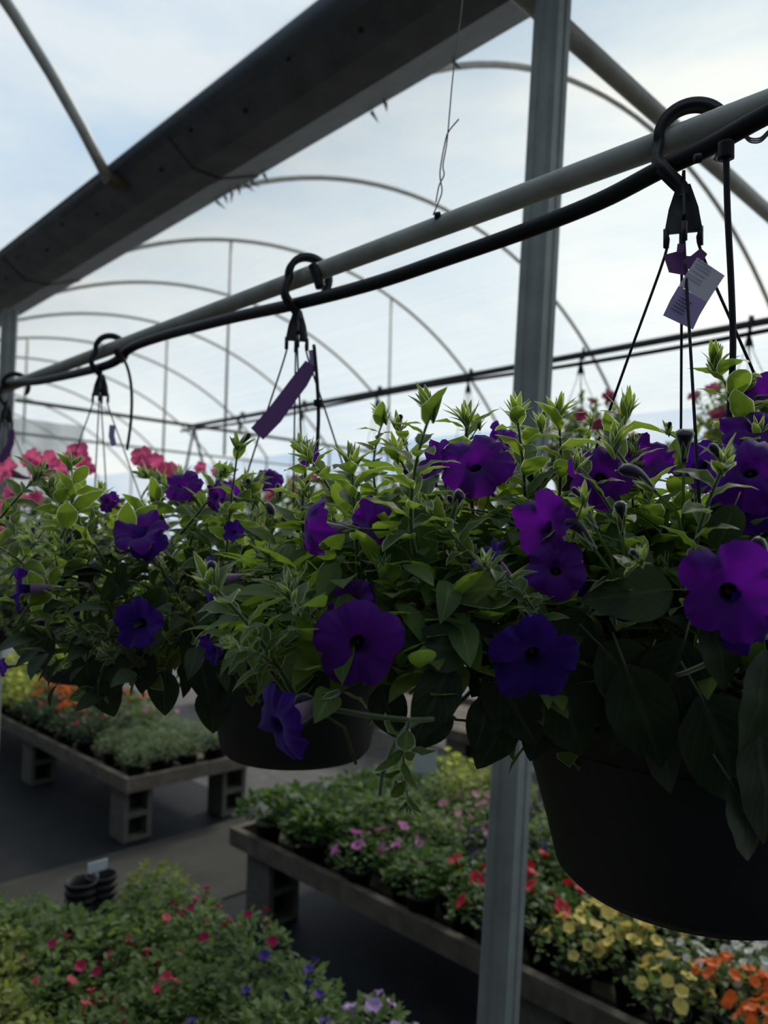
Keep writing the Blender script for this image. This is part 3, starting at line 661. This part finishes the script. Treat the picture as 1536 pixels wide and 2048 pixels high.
# flowers : px, py, depth, width px, (right, up, toward), colour, variant, roll
FLW = [
 (718, 1292, .565, 186, (.10, -.05, 1), 'purple', 1, .3), (705, 1200, .62, 100, (-.3, .5, .5), 'purple', 2, 0), (1070, 1318, .575, 190, (-.05, -.22, 1), 'violet', 0, 1.55),
 (548, 1455, .545, 170, (-.8, -.3, .6), 'violet', 1, .6), (606, 1052, .63, 122, (-1, .1, .25), 'purple', 3, .4), (750, 1045, .66, 112, (.75, .1, .6), 'purple', 0, .9),
 (948, 925, .72, 150, (-.25, .35, .9), 'purple', 1, 0), (872, 925, .75, 105, (-.8, .2, .5), 'purple', 2, 1), (1000, 945, .80, 120, (.6, -.2, .6), 'purple', 3, 1), (1015, 880, .86, 90, (.5, .4, .5), 'purple', 0, 1),
 (1085, 1052, .62, 150, (-.75, .0, .75), 'purple', 0, .2), (1112, 1135, .60, 130, (-.2, .35, .9), 'purple', 1, 1), (1203, 950, .70, 140, (-.2, .15, 1), 'purple', 3, 0), (1295, 918, .76, 120, (.1, .5, .8), 'purple', 2, .6),
 (980, 1112, .62, 90, (-.7, .75, .1), 'violet', 2, 0), (1462, 1185, .53, 215, (-.35, .05, 1), 'purple', 0, 0), (1510, 1250, .54, 140, (.3, -.3, 1), 'violet', 1, 2), (1500, 935, .66, 170, (-.4, .3, .8), 'purple', 3, 0),
 (1490, 1010, .70, 150, (-.3, -.2, .9), 'violet', 2, .8), (1510, 850, .72, 140, (-.2, .6, .6), 'purple', 1, 0), (1525, 780, .78, 100, (-.3, .5, .5), 'purple', 0, .5), (1400, 930, .80, 110, (-.6, -.1, .5), 'violet', 2, 1),
 (408, 1166, .66, 110, (-.8, -.1, .4), 'violet', 1, 0), (425, 1298, .66, 70, (-.6, -.3, .6), 'violet', 2, 0), (735, 1170, .66, 60, (.2, .7, .5), 'purple', 3, 0), (1345, 905, .86, 80, (.3, .6, .4), 'purple', 3, 0),
 (1130, 1175, .68, 100, (.1, -.4, .9), 'violet', 2, 0), (610, 905, 1.0, 50, (-.4, .3, .6), 'purple', 3, 0)]
for x, y, d, w, dr, col, k, ro in FLW: putflower(b1, P(x, y, d), cdir(*dr), w*d/F_PX, col, k, ro)
# buds on stalks
def bud(parent, a, b, d, r=0.0048):
    A = P(*a, d); B = P(*b, d-.005); mb = MB(); n = 9; q = [A.lerp(B, i/8)+Vector((0, 0, 0.006*math.sin(math.pi*i/8))) for i in range(n)]
    pf = (.28, .35, .45, .6, .8, .95, 1, .85, .25)
    mb.tube(q, lambda s: r*pf[min(8, int(round(s*8)))], 10, 0); mb.tube(q, lambda s: r*pf[min(8, int(round(s*8)))]+.0008, 10, 1, False)
    dn = (B-A).normalized()
    for j in range(5):
        bb = j*1.256; x = dn.orthogonal().normalized(); y = dn.cross(x); dd = dn+(x*math.cos(bb)+y*math.sin(bb))*.4; leaf(mb, frame(A, dd, dn), 0.020, 0.0038, -.3, .2, 2, 1, 4, .0007)
    mb.tube([A, A-dn*.02+Vector((0, 0, -.006)), A-dn*.03+Vector((0, 0, -.03))], .0013, 6, 2)
    obj('bud', mb, [M_BUD, M_FUZZ, M_LEAF], parent)
for a, b, d in (((1312, 985), (1238, 940), .60), ((1192, 1060), (1138, 992), .62), ((1245, 1070), (1238, 1005), .64), ((905, 1040), (925, 985), .66), ((1368, 925), (1370, 860), .68),
                ((1190, 1100), (1130, 1045), .61), ((530, 1010), (545, 1035), .9), ((640, 1425), (590, 1410), .57), ((765, 1075), (700, 1055), .67), ((1540, 1150), (1508, 1080), .58)):
    bud(b1, a, b, d, 0.0075 if a == (1368, 925) else 0.0048)
# large leaves hanging over the pot: px, depth, direction (right, up, toward), size px, variant
BIG = [
 (1090, 1310, .63, (.45, -1, .1), 240, 0), (1250, 1330, .61, (.35, -1, .1), 250, 1), (1400, 1390, .60, (.45, -1, .1), 270, 2), (1510, 1450, .58, (.2, -1, .1), 260, 3), (1120, 1290, .66, (-.2, -1, .1), 210, 2),
 (1290, 1330, .64, (-.45, -1, .1), 210, 1), (1345, 1180, .58, (-1, -.06, .1), 185, 4), (985, 1330, .61, (.5, -1, .2), 200, 1), (900, 1330, .60, (-.3, -.6, .3), 170, 3), (1010, 1420, .62, (-.3, -1, .0), 150, 0),
 (860, 1230, .62, (.9, -.3, .3), 180, 1), (940, 1300, .60, (-.9, .15, .3), 150, 2), (980, 1390, .61, (-.25, -1, .1), 130, 3), (1160, 1160, .62, (-1, .0, .3), 170, 1), (1030, 1170, .62, (-1, -.05, .4), 150, 3),
 (1420, 1230, .56, (.3, -1, .2), 160, 0), (1180, 1220, .64, (-.5, -.8, .2), 170, 2), (1370, 1280, .62, (-.4, -1, .2), 220, 0), (890, 1410, .60, (-.4, -.7, .2), 110, 0), (650, 1340, .62, (-.4, -.7, .2), 130, 1),
 (760, 1370, .63, (.3, -.8, .2), 120, 2), (830, 1020, .70, (.1, -1, .5), 130, 2), (780, 1090, .70, (.2, -1, .4), 120, 3), (1530, 1300, .56, (-.1, -1, .2), 220, 1), (1470, 1010, .60, (-.5, -1, .2), 120, 5), (1290, 1420, .63, (.5, -1, 0), 200, 3),
 (1460, 1560, .58, (.5, -1, 0), 210, 1), (1090, 1390, .64, (-.1, -1, 0), 160, 1), (1540, 1120, .56, (-.5, -.8, .3), 170, 0), (1200, 1290, .62, (.7, -.8, .1), 210, 0), (1030, 1250, .64, (-.5, -.9, .1), 180, 0)]
for x, y, d, dr, s, k in BIG:
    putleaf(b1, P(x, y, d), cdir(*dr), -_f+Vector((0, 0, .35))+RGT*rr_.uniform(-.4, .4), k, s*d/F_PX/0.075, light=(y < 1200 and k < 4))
# price tag of basket 1
def strip(parent, name, pxs, d, wpx, m, th_=0.0006, dd=0.0, ang=None):
    """flat ribbon through pixel points"""
    mb = MB(); n = len(pxs); rows = []
    for i, (x, y) in enumerate(pxs):
        a = pxs[max(i-1, 0)]; b = pxs[min(i+1, n-1)]; tx, ty = b[0]-a[0], b[1]-a[1]; l = math.hypot(tx, ty); nx, ny = -ty/l, tx/l
        w = wpx[i] if isinstance(wpx, (list, tuple)) else wpx
        dep = d+dd*i/(n-1)
        rows.append([P(x+nx*w/2, y+ny*w/2, dep), P(x-nx*w/2, y-ny*w/2, dep), P(x-nx*w/2, y-ny*w/2, dep+th_), P(x+nx*w/2, y+ny*w/2, dep+th_)])
    base = mb.grid(rows, 0, True); mb.face([base+k for k in range(4)]); mb.face([base+(n-1)*4+k for k in range(4)][::-1])
    return obj(name, mb, m, parent, False)
tg = strip(b1, 'plant_tag', [(1422, 533), (1400, 566), (1386, 588)], .80, 66, M_TAGW); tg['label'] = 'white printed upper half of the plant tag'
strip(b1, 'plant_tag', [(1386, 588), (1370, 615), (1356, 645)], .80, 66, M_TAGL)['label'] = 'lilac lower half of the plant tag'
strip(b1, 'tag_loop', [(1346, 505), (1352, 528), (1378, 532)], .815, [40, 44, 40], M_TAGP)
strip(b1, 'tag_loop', [(1375, 535), (1392, 520), (1408, 502)], .805, [34, 26, 18], M_TAGP)
strip(b1, 'tag_ring', [(1362, 488), (1360, 505)], .81, 14, M_TAGP)
mb = MB()
for i in range(6):
    t0 = i/6; cx_, cy_ = 1412-34*t0*0.9, 528+40*t0
    a = P(cx_-14+rr_.uniform(-3, 3), cy_-9, .7993); b = P(cx_+14+rr_.uniform(-5, 3), cy_+9, .7993); mb.tube([a, b], .0003, 4)
for i in range(5):
    a = P(1352-9+i*4.5, 622-8+i*-5.5, .7993); b = P(1352+14+i*4.5, 622+6-i*5.5, .7993); mb.tube([a, b], .0006, 4)
obj('tag_print', mb, M_INK, b1)

# ---- baskets 2, 3, 4 on the near pipe
def near_basket(px, py, rimpx, label, seed, col, rad=0.30, nsh=80, yaw=112, hs=1.15, nfoi=420, low=-.6):
    h = onX(px+18, py-7, R1X); h.x = R1X; h.z = R1Z
    t = basket(h, math.radians(yaw), rimpx, 0.168, label, 'hanging baskets on the near pipe', hs=hs, hookyaw=AZ-0.2)
    c = Vector((h.x, h.y, rimpx)); inner_foliage(t, c, rad*0.86, -0.05, 0.22, nfoi, seed)
    tips = dome(t, c, rad, 0, nsh, seed, 0.26, low=low)
    return t, c, tips
b2, c2, _ = near_basket(600, 545, Z0-0.150, 'second nearest hanging basket of purple petunias, long purple tag, left of centre', 21, 'purple', 0.30, 92, nfoi=420, low=0.0)
lmx = P(330, 1180, 1.08); inner_foliage(b2, Vector((lmx.x, lmx.y, c2.z)), 0.17, -0.04, 0.17, 260, 31)
for i in range(46):
    x = rr_.uniform(60, 540); y = rr_.uniform(960, 1330) if i > 12 else rr_.uniform(940, 1000); d = rr_.uniform(.98, 1.22)
    if i > 90: continue
    a = P(x, y, d); g = Vector((rr_.uniform(-.5, .3), rr_.uniform(-.4, .4), rr_.uniform(.2, 1))).normalized()
    if y > 1200: g = Vector((-.6, .1, rr_.uniform(-.3, .4))).normalized()
    putshoot(b2, a-g*.11, a, rr_.randrange(8), rr_.uniform(0, 6))
for x, y, d, w, dr, col, k, ro in ((278, 1062, .93, 118, (-.1, .75, .7), 'purple', 0, .3), (300, 1090, .94, 80, (.5, -.3, .7), 'violet', 1, 0), (280, 1247, .90, 106, (-.15, 0, 1), 'violet', 2, .2), (35, 1178, .95, 92, (-1, 0, .35), 'violet', 0, 0),
       (362, 966, 1.05, 80, (-.2, .5, .8), 'purple', 1, 0), (430, 992, 1.0, 66, (-.7, .1, .7), 'purple', 0, 0), (462, 986, 1.2, 62, (.1, .3, .8), 'purple', 2, 0), (213, 1002, 1.05, 50, (-.4, .3, .8), 'purple', 1, 0),
       (540, 952, 1.15, 56, (.1, .5, .8), 'purple', 3, 0), (468, 1062, .95, 48, (-.3, .2, .8), 'violet', 2, 0), (372, 990, 1.12, 52, (.3, .1, .8), 'violet', 2, 0), (0, 1335, 1.1, 40, (-.6, 0, .6), 'violet', 1, 0)):
    putflower(b2, P(x, y, d), cdir(*dr), w*d/F_PX, col, k, ro)
for x, y, d, dr, s, k in ((330, 1340, 1.0, (-.05, -1, .1), 100, 0), (300, 1300, 1.0, (-.3, -1, .1), 100, 1), (230, 1300, 1.02, (-.2, -1, .1), 110, 2), (400, 1310, 1.0, (.2, -1, .1), 110, 3), (170, 1300, 1.05, (.1, -1, .1), 110, 1), (450, 1330, 1.02, (-.3, -1, .2), 120, 0),
                          (430, 1370, 1.03, (-.1, -1, .1), 110, 2), (100, 1260, 1.05, (-.4, -1, .1), 100, 3), (200, 1340, 1.04, (.2, -1, 0), 110, 0), (370, 1260, 1.0, (.5, -.8, 0), 110, 1), (50, 1250, 1.1, (0, -1, 0), 90, 2), (260, 1150, 1.0, (-.7, -.5, .3), 80, 2)):
    putleaf(b2, P(x, y, d), cdir(*dr), -_f+Vector((0, 0, .4)), k, s*d/F_PX/.075)
strip(b2, 'plant_tag', [(622, 728), (600, 762), (575, 795), (548, 832), (514, 868)], 1.27, [26, 34, 34, 36, 34], M_TAGP, 0.0008, -.03)
strip(b2, 'tag_loop', [(622, 700), (626, 735)], 1.272, 10, M_TAGL)

b3, c3, tips3 = near_basket(205, 690, Z0-0.13, 'third nearest hanging basket, bright pink petunias behind the purple ones at left', 22, 'pink', 0.27, 60)
for k, (x, y, w, dd) in enumerate(((85, 928, 62, 1.85), (150, 903, 48, 1.85), (110, 938, 50, 1.9), (160, 925, 40, 1.9), (60, 915, 44, 1.8), (285, 912, 46, 1.75), (305, 930, 54, 1.72), (328, 938, 50, 1.74), (10, 940, 56, 1.8), (105, 975, 36, 1.7), (25, 985, 34, 1.7),
        (180, 935, 24, 1.8), (400, 935, 26, 2.0), (430, 940, 24, 2.0), (8, 1015, 40, 1.65), (70, 990, 26, 1.7), (350, 950, 30, 1.8))):
    putflower(b3, P(x, y, dd), cdir(rr_.uniform(-.6, .6), .35, .8), w*dd/F_PX*1.1, 'pink', k, k, False)
strip(b3, 'plant_tag', [(225, 850), (223, 872), (228, 892)], 1.80, 12, M_TAGL)
b4, c4, tips4 = near_basket(14, 768, Z0-0.11, 'fourth nearest hanging basket, coral pink petunias, at the left edge', 23, 'pink', 0.27, 60)
for k in range(26):
    tp, dr = tips4[rr_.randrange(48)]; putflower(b4, tp+Vector((0, 0, .015)), dr+cdir(0, .1, .5), .062, 'pink', k, k, False)
strip(b4, 'plant_tag', [(24, 858), (22, 885), (10, 910), (0, 930)], 2.24, [10, 14, 18, 22], M_TAGP)
h = Vector((R1X, 3.3, R1Z)); b5 = basket(h, 0.7, Z0-.13, .155, 'farthest hanging basket of coral pink petunias on the near pipe, left edge', 'hanging baskets on the near pipe')
inner_foliage(b5, Vector((R1X, 3.3, Z0-.13)), .22, -.05, .2, 260, 61); tips5 = dome(b5, Vector((R1X, 3.3, Z0-.13)), .27, 0, 45, 62, .25)
for k in range(24):
    tp, dr = tips5[rr_.randrange(40)]; putflower(b5, tp+Vector((0, 0, .015)), dr+cdir(0, .1, .5), .062, 'pink', k, k, False)


# ---- baskets on the far pipe
def far_basket(y, label, seed, col='rose', nfl=30, rad=.27, rimoff=-.53, ex=()):
    h = Vector((R2X, y, R2Z)); rz = R2Z+rimoff
    t = basket(h, math.radians(60), rz, .15, label, 'pink flowered hanging baskets on the far pipe', hs=.95)
    c = Vector((R2X, y, rz)); inner_foliage(t, c, rad*.8, -.05, .22, 220, seed, darker=False); tips = dome(t, c, rad, 0, 46, seed, .30, low=-.4)
    for k in range(nfl):
        tp, dr = tips[rr_.randrange(40)]; putflower(t, tp+Vector((0, 0, .01)), dr+cdir(0, .1, .5), rr_.uniform(.055, .07), col, k, k, False)
    return t
far = [(0.42, 'pink petunia basket on the far pipe, beyond the right edge', 71, 26), (1.12, 'pink petunia basket on the far pipe, seen right of the big hook strings', 72, 34), (1.86, 'pink petunia basket on the far pipe, directly right of the grey post', 73, 34),
       (2.52, 'pink petunia basket on the far pipe, small, just left of the grey post', 74, 16), (3.20, 'pink petunia basket on the far pipe behind the tall green shoots left of the post', 75, 20),
       (3.9, 'pink petunia basket on the far pipe behind the second nearest basket', 76, 24), (4.6, 'coral pink petunia basket hanging near the far pipe crossing', 77, 30)]
for y, lab, sd_, nf in far: far_basket(y, lab, sd_, 'pink' if y > 3.5 else 'rose', nf, .27, -.47 if y < 2.2 else (-.72 if y < 3.5 else -.70))

# ------------------------------------------------------------------ benches
BH = 0.44
def block(parent, x, y, h=BH-0.04, rot=0.0):
    mb = MB(); M = Matrix.Translation((x, y, 0)) @ Matrix.Rotation(rot, 4, 'Z'); w = .195; t_ = .032
    # hollow block on end: two side walls, two end webs, a middle web coloured dark for the shade in the hollow
    mb.box((-w/2+t_/2, 0, h/2), (t_, w, h), 0, M); mb.box((w/2-t_/2, 0, h/2), (t_, w, h), 0, M)
    for z in (t_/2, h/2, h-t_/2): mb.box((0, 0, z), (w-2*t_, w*.98, t_), 0, M)
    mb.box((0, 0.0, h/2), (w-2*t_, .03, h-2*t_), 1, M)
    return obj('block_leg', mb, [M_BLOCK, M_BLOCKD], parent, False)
def bench(x0, x1, y0, y1, label, legs_y):
    t = thing('plant_bench', label, 'bench', ((x0+x1)/2, (y0+y1)/2, 0), 'low wooden plant benches')
    for x in (x0+.02, x1-.02):
        mb = MB(); mb.box((x, (y0+y1)/2, BH-.045), (.04, y1-y0, .09)); obj('side_rail', mb, M_WOOD, t, False)
    for y in (y0+.02, y1-.02):
        mb = MB(); mb.box(((x0+x1)/2, y, BH-.045), (x1-x0-.084, .04, .09)); obj('end_rail', mb, M_WOOD, t, False)
    mb = MB(); n = int((x1-x0-.1)/.12)
    for k in range(n): mb.box((x0+.1+k*(x1-x0-.2)/max(n-1, 1), (y0+y1)/2, BH-.075), (.09, y1-y0-.1, .02))
    obj('slat_deck', mb, M_WOOD, t, False)
    for y in legs_y:
        for x in (x0+.13, x1-.13): block(t, x, y, BH-.09)
    return t
bench(2.34, 3.34, 4.64, 9.2, 'low wooden bench at left holding pale green and orange flowered plants', (4.82, 6.4, 8.2))
bench(2.37, 3.92, -0.9, 3.52, 'long low wooden bench behind the grey post, holding mixed flowering plants', (3.30, 1.6, 0.0))
bench(-0.6, 1.62, 0.55, 3.02, 'low bench at lower left, hidden under red flowered plants', (2.75, .85))
bench(-0.6, 1.42, 4.35, 8.6, 'low bench at the far left edge, mostly out of frame', (4.6, 6.5, 8.4))
bench(5.0, 6.2, 2.0, 8.4, 'distant low bench in the light behind the middle plants', (2.3, 4.2, 6.1, 8.0))

# ------------------------------------------------------------------ bedding plants on the benches
def simple_mat(name, c, t, rnd=.15): return leafmat(name, tuple(v*.75 for v in c), tuple(v*1.2 for v in c), t, .35, .1, False, rnd)
G = {'green': simple_mat('bedding_leaf', (.115, .175, .05), (.24, .36, .07)), 'dark': simple_mat('bedding_leaf_dark', (.035, .06, .028), (.07, .12, .03)), 'lime': simple_mat('bedding_leaf_lime', (.24, .28, .06), (.40, .48, .07)),
     'pale': simple_mat('bedding_leaf_pale', (.14, .19, .09), (.22, .30, .10)), 'basil': simple_mat('bedding_leaf_bright', (.065, .13, .026), (.15, .27, .035))}
FC = {k: leafmat('bloom_'+k, tuple(v*.8 for v in c), c, c, .3, .0, False, .15) for k, c in
      {'red': (.62, .02, .04), 'crimson': (.42, .015, .09), 'purple': (.06, .02, .26), 'lilac': (.52, .34, .70), 'pink': (.68, .18, .55), 'yellow': (.78, .62, .16), 'white': (.80, .80, .72), 'orange': (.85, .16, .02), 'lemon': (.72, .75, .12), 'rosepale': (.62, .28, .38), 'coral': (.68, .06, .12)}.items()}
def plant_meshes(seed, leafm, rad, hgt, n, lf, bloom=None, nb=0, bs=.03, aspect=.5):
    rnd = random.Random(seed); mb = MB()
    for i in range(n):
        a = rnd.uniform(0, 6.283); u = math.sqrt(rnd.random()); r = rad*u; zt = hgt*(1-.5*u*u); z = zt*(1-.55*rnd.random()**2)
        e = rnd.uniform(-.2, 1.1); d = Vector((math.cos(a+rnd.uniform(-1, 1))*math.cos(e), math.sin(a+rnd.uniform(-1, 1))*math.cos(e), math.sin(e)))
        s = lf*rnd.uniform(.7, 1.3); leaf(mb, frame(Vector((r*math.cos(a), r*math.sin(a), z+.07)), d, Vector((rnd.uniform(-.6, .6), rnd.uniform(-.6, .6), 1))), s, s*aspect, rnd.uniform(.1, .9), .15, 0, 0, 3, 0)
    for i in range(5): a = i*1.3; mb.tube([Vector((0, 0, .06)), Vector((rad*.5*math.cos(a), rad*.5*math.sin(a), .07+hgt*.6))], .003, 4)
    me = mb.mesh('foliage', [leafm]); mf = []
    if bloom:
        for i in range(nb):
            a = 2.4*i+rnd.uniform(-.4, .4); u = math.sqrt((i+.4)/nb)*.98; r = rad*u; p = Vector((r*math.cos(a), r*math.sin(a), .07+hgt*(1-.45*u*u)+rnd.uniform(.0, .025)))
            fb = MB(); dn = (Vector((math.cos(a)*u*.8, math.sin(a)*u*.8, .6))+Vector((rnd.uniform(-.3, .3), rnd.uniform(-.3, .3), 0))).normalized(); x = dn.orthogonal().normalized(); y = dn.cross(x); s = bs*rnd.uniform(.8, 1.2)/2
            rows = [[p+(x*math.cos(t_)+y*math.sin(t_))*s*q*(1-.16*(q > .6)*(1-abs(math.cos(2.5*t_))))+dn*s*(.45*q*q-.25*(q > .9)*abs(math.sin(2.5*t_+1))) for t_ in [6.2832*k/15 for k in range(15)]] for q in (.05, .5, .8, 1.0)]
            fb.grid(rows, 0, True); fb.tube([p-dn*.02, p], s*.18, 5); mf.append(fb.mesh('bloom', [FC[bloom]]))
    return me, mf
potm = MB(); potm.lathe([(.001, 0), (.040, 0), (.052, .085), (.055, .085), (.055, .095), (.050, .095), (.048, .075), (.001, .075)], (0, 0, 0), 14); POTME = potm.mesh('nursery_pot', [M_POT])
PROTO = {}
def proto(key, leafm, rad, hgt, n, lf, bloom, nb, bs, aspect=.5):
    PROTO[key] = [plant_meshes(hash(key) % 7+100*k+len(key), leafm, rad, hgt, n, lf, bloom, nb, bs, aspect) for k in range(3)]
proto('green', G['green'], .10, .185, 300, .025, None, 0, 0, .6)
proto('lime', G['lime'], .10, .185, 300, .023, None, 0, 0, .6)
proto('basil', G['basil'], .11, .15, 210, .036, None, 0, 0, .6)
proto('pale', G['pale'], .10, .10, 330, .022, None, 0, 0, .3)
proto('red', G['green'], .10, .185, 290, .025, 'crimson', 5, .024)
proto('coral', G['green'], .10, .185, 290, .025, 'coral', 4, .024)
proto('purple', G['green'], .10, .185, 290, .025, 'purple', 3, .027)
proto('lilac', G['green'], .10, .185, 270, .025, 'lilac', 8, .032)
proto('pink', G['basil'], .11, .14, 180, .032, 'pink', 4, .050)
proto('blue', G['dark'], .11, .13, 170, .032, 'purple', 4, .036)
proto('bigred', G['basil'], .11, .13, 170, .032, 'red', 3, .052)
proto('yellow', G['green'], .11, .13, 150, .030, 'yellow', 13, .040)
proto('white', G['green'], .11, .13, 150, .028, 'white', 22, .028)
proto('orange', G['green'], .11, .13, 150, .028, 'orange', 18, .034)
proto('amber', G['green'], .10, .13, 190, .030, 'orange', 4, .036)
proto('lemon', G['lime'], .10, .16, 170, .028, 'lemon', 6, .034)
proto('rosepale', G['green'], .10, .15, 160, .028, 'rosepale', 5, .034)
proto('darkred', G['dark'], .10, .13, 180, .032, 'red', 1, .03)
KLAB = {'green': 'leafy green bedding plant without blooms', 'lime': 'yellow green leafy bedding plant', 'basil': 'bright green broad leaved plant without blooms', 'pale': 'low pale green fine leaved plant', 'red': 'green bedding plant with small crimson blooms',
        'coral': 'green bedding plant with small coral red blooms', 'purple': 'green bedding plant with a few dark purple blooms', 'lilac': 'bedding plant with pale lilac blooms', 'pink': 'green plant with round pink blooms', 'blue': 'dark green plant with deep blue blooms',
        'bigred': 'green plant with large red blooms', 'yellow': 'plant covered in pale yellow blooms', 'white': 'plant covered in small white blooms', 'orange': 'plant covered in bright orange blooms', 'amber': 'green plant with a few orange blooms', 'lemon': 'lime green plant with lemon yellow tops', 'rosepale': 'green plant with faded rose blooms', 'darkred': 'dark green plant with a rare red bloom'}
def bedding(x, y, kind, where, seed, z=BH-.062, sc=1.0):
    rnd = random.Random(seed); lab = KLAB[kind]+' on the '+where
    r = thing('bedding_plant', lab, 'plant', (x, y, z), lab.replace('plant', 'plants', 1)); r.rotation_euler = (0, 0, rnd.uniform(0, 6.28)); s = sc*rnd.uniform(.9, 1.12); r.scale = (s, s, s)
    me, mf = PROTO[kind][rnd.randrange(3)]
    for nm, m in [('foliage', me), ('nursery_pot', POTME)]+[('bloom', b) for b in mf]:
        o = bpy.data.objects.new(nm, m); COL.objects.link(o); o.parent = r
    return r
def fill(x0, x1, y0, y1, sp, where, picker, seed, skip=lambda px, py: False, sc=1.0):
    rnd = random.Random(seed); y = y0; row = 0; n = 0
    while y <= y1+1e-6:
        x = x0+(sp*.5 if row % 2 else 0)
        while x <= x1+1e-6:
            p = Vector((x+rnd.uniform(-.02, .02), y+rnd.uniform(-.02, .02), BH+.16)); px, py, d = proj(p)
            if d > .3 and -140 < px < 1680 and py < 2200 and not skip(px, py):
                bedding(p.x, p.y, picker(px, py, rnd), where, seed*1000+n, sc=sc); n += 1
            x += sp
        y += sp*.9; row += 1
    return n
def nearest(tab):
    def f(px, py, rnd):
        px += rnd.uniform(-25, 25); py += rnd.uniform(-15, 15)
        return min(tab, key=lambda q: (q[0]-px)**2+((q[1]-py)*1.4)**2)[2]
    return f
n3 = fill(-.5, 1.56, .62, 2.92, .168, 'lower left bench', nearest([(20, 1950, 'lime'), (60, 1850, 'green'), (250, 1800, 'green'), (330, 1780, 'lime'), (150, 1960, 'red'), (350, 1900, 'coral'), (250, 1900, 'green'), (450, 1900, 'red'), (300, 2020, 'coral'),
    (120, 2040, 'coral'), (420, 2020, 'green'), (500, 1950, 'purple'), (540, 1890, 'red'), (600, 2010, 'purple'), (480, 2080, 'purple'), (650, 2090, 'purple'), (740, 2030, 'lilac'), (720, 2100, 'lilac'), (0, 2040, 'lime'), (150, 1760, 'green'), (560, 2100, 'green')]), 3,
    lambda px, py: 105 < px < 262 and py < 1850, 1.22)
n2 = fill(2.46, 3.84, -.3, 3.40, .20, 'long bench behind the post', nearest([(560, 1600, 'basil'), (700, 1560, 'basil'), (820, 1560, 'basil'), (640, 1650, 'basil'), (850, 1640, 'green'), (900, 1530, 'lemon'), (830, 1500, 'lemon'), (960, 1560, 'lime'), (700, 1700, 'pink'), (780, 1690, 'pink'),
    (940, 1620, 'rosepale'), (920, 1690, 'blue'), (850, 1720, 'basil'), (880, 1800, 'bigred'), (960, 1790, 'bigred'), (1070, 1740, 'bigred'), (1100, 1800, 'bigred'), (1060, 1660, 'blue'), (1100, 1900, 'yellow'), (1200, 1880, 'yellow'), (1250, 1950, 'yellow'), (1180, 1980, 'yellow'), (1300, 1900, 'yellow'),
    (1420, 1910, 'white'), (1520, 1920, 'white'), (1450, 2010, 'orange'), (1530, 2020, 'orange'), (1350, 2060, 'orange'), (1150, 1700, 'green'), (1300, 1800, 'green')]), 5, sc=1.22)
n1 = fill(2.46, 3.24, 4.76, 8.9, .20, 'left bench beyond the path', nearest([(300, 1480, 'pale'), (380, 1470, 'pale'), (230, 1500, 'pale'), (260, 1440, 'pale'), (400, 1440, 'pale'), (130, 1440, 'darkred'), (60, 1440, 'darkred'), (180, 1460, 'darkred'), (80, 1380, 'amber'), (150, 1370, 'orange'), (280, 1370, 'amber'), (370, 1385, 'amber'), (210, 1370, 'darkred'), (110, 1400, 'darkred'),
    (25, 1355, 'lemon'), (330, 1400, 'rosepale')]), 6, sc=1.3)
n4 = fill(1.0, 1.36, 4.45, 5.4, .18, 'left edge bench', lambda px, py, r: 'rosepale', 7)
n5 = fill(5.1, 6.1, 2.2, 3.0, .24, 'distant bench', lambda px, py, r: 'green', 8)
print('plants', n3, n2, n1, n4, n5)

# stacks of empty black pots standing at the far end of the lower left bench
for k, (x, y) in enumerate(((163, 1770), (203, 1757))):
    q = onZ(x, y, BH+.20); mb = MB(); pr = [(.001, 0), (.042, 0)]
    for i in range(7): z = .085+i*.030; pr += [(.052, z), (.060, z), (.060, z+.014), (.054, z+.014)]
    mb.lathe(pr+[(.050, .25), (.001, .20)], (q.x, q.y, BH-.062), 20)
    solo('empty_pot_stack', mb, M_POT, ('left' if k == 0 else 'right')+' stack of bare black pots at the far end of the lower left bench', 'pots', 'stacks of bare black pots on the lower left bench')
q = onZ(206, 1742, BH+.25); mb = MB(); mb.box((q.x+.02, q.y+.09, BH+.235), (.08, .004, .04)); mb.box((q.x+.02, q.y+.093, BH+.085), (.012, .004, .30))
solo('plant_label', mb, M_WHITE, 'small white plastic label behind the bare black pots', 'label', smooth=False)
q = onZ(850, 1530, BH+.28); mb = MB()
M = Matrix.Translation((q.x, q.y, 0)) @ Matrix.Rotation(-.75, 4, 'Z')
mb.box((0, 0, BH+.30), (.13, .004, .13), 0, M); mb.box((0, .004, BH+.10), (.02, .004, .33), 0, M)
solo('plant_label', mb, M_WHITE, 'pale blue grey card on a stake among the lemon topped plants', 'label', smooth=False)
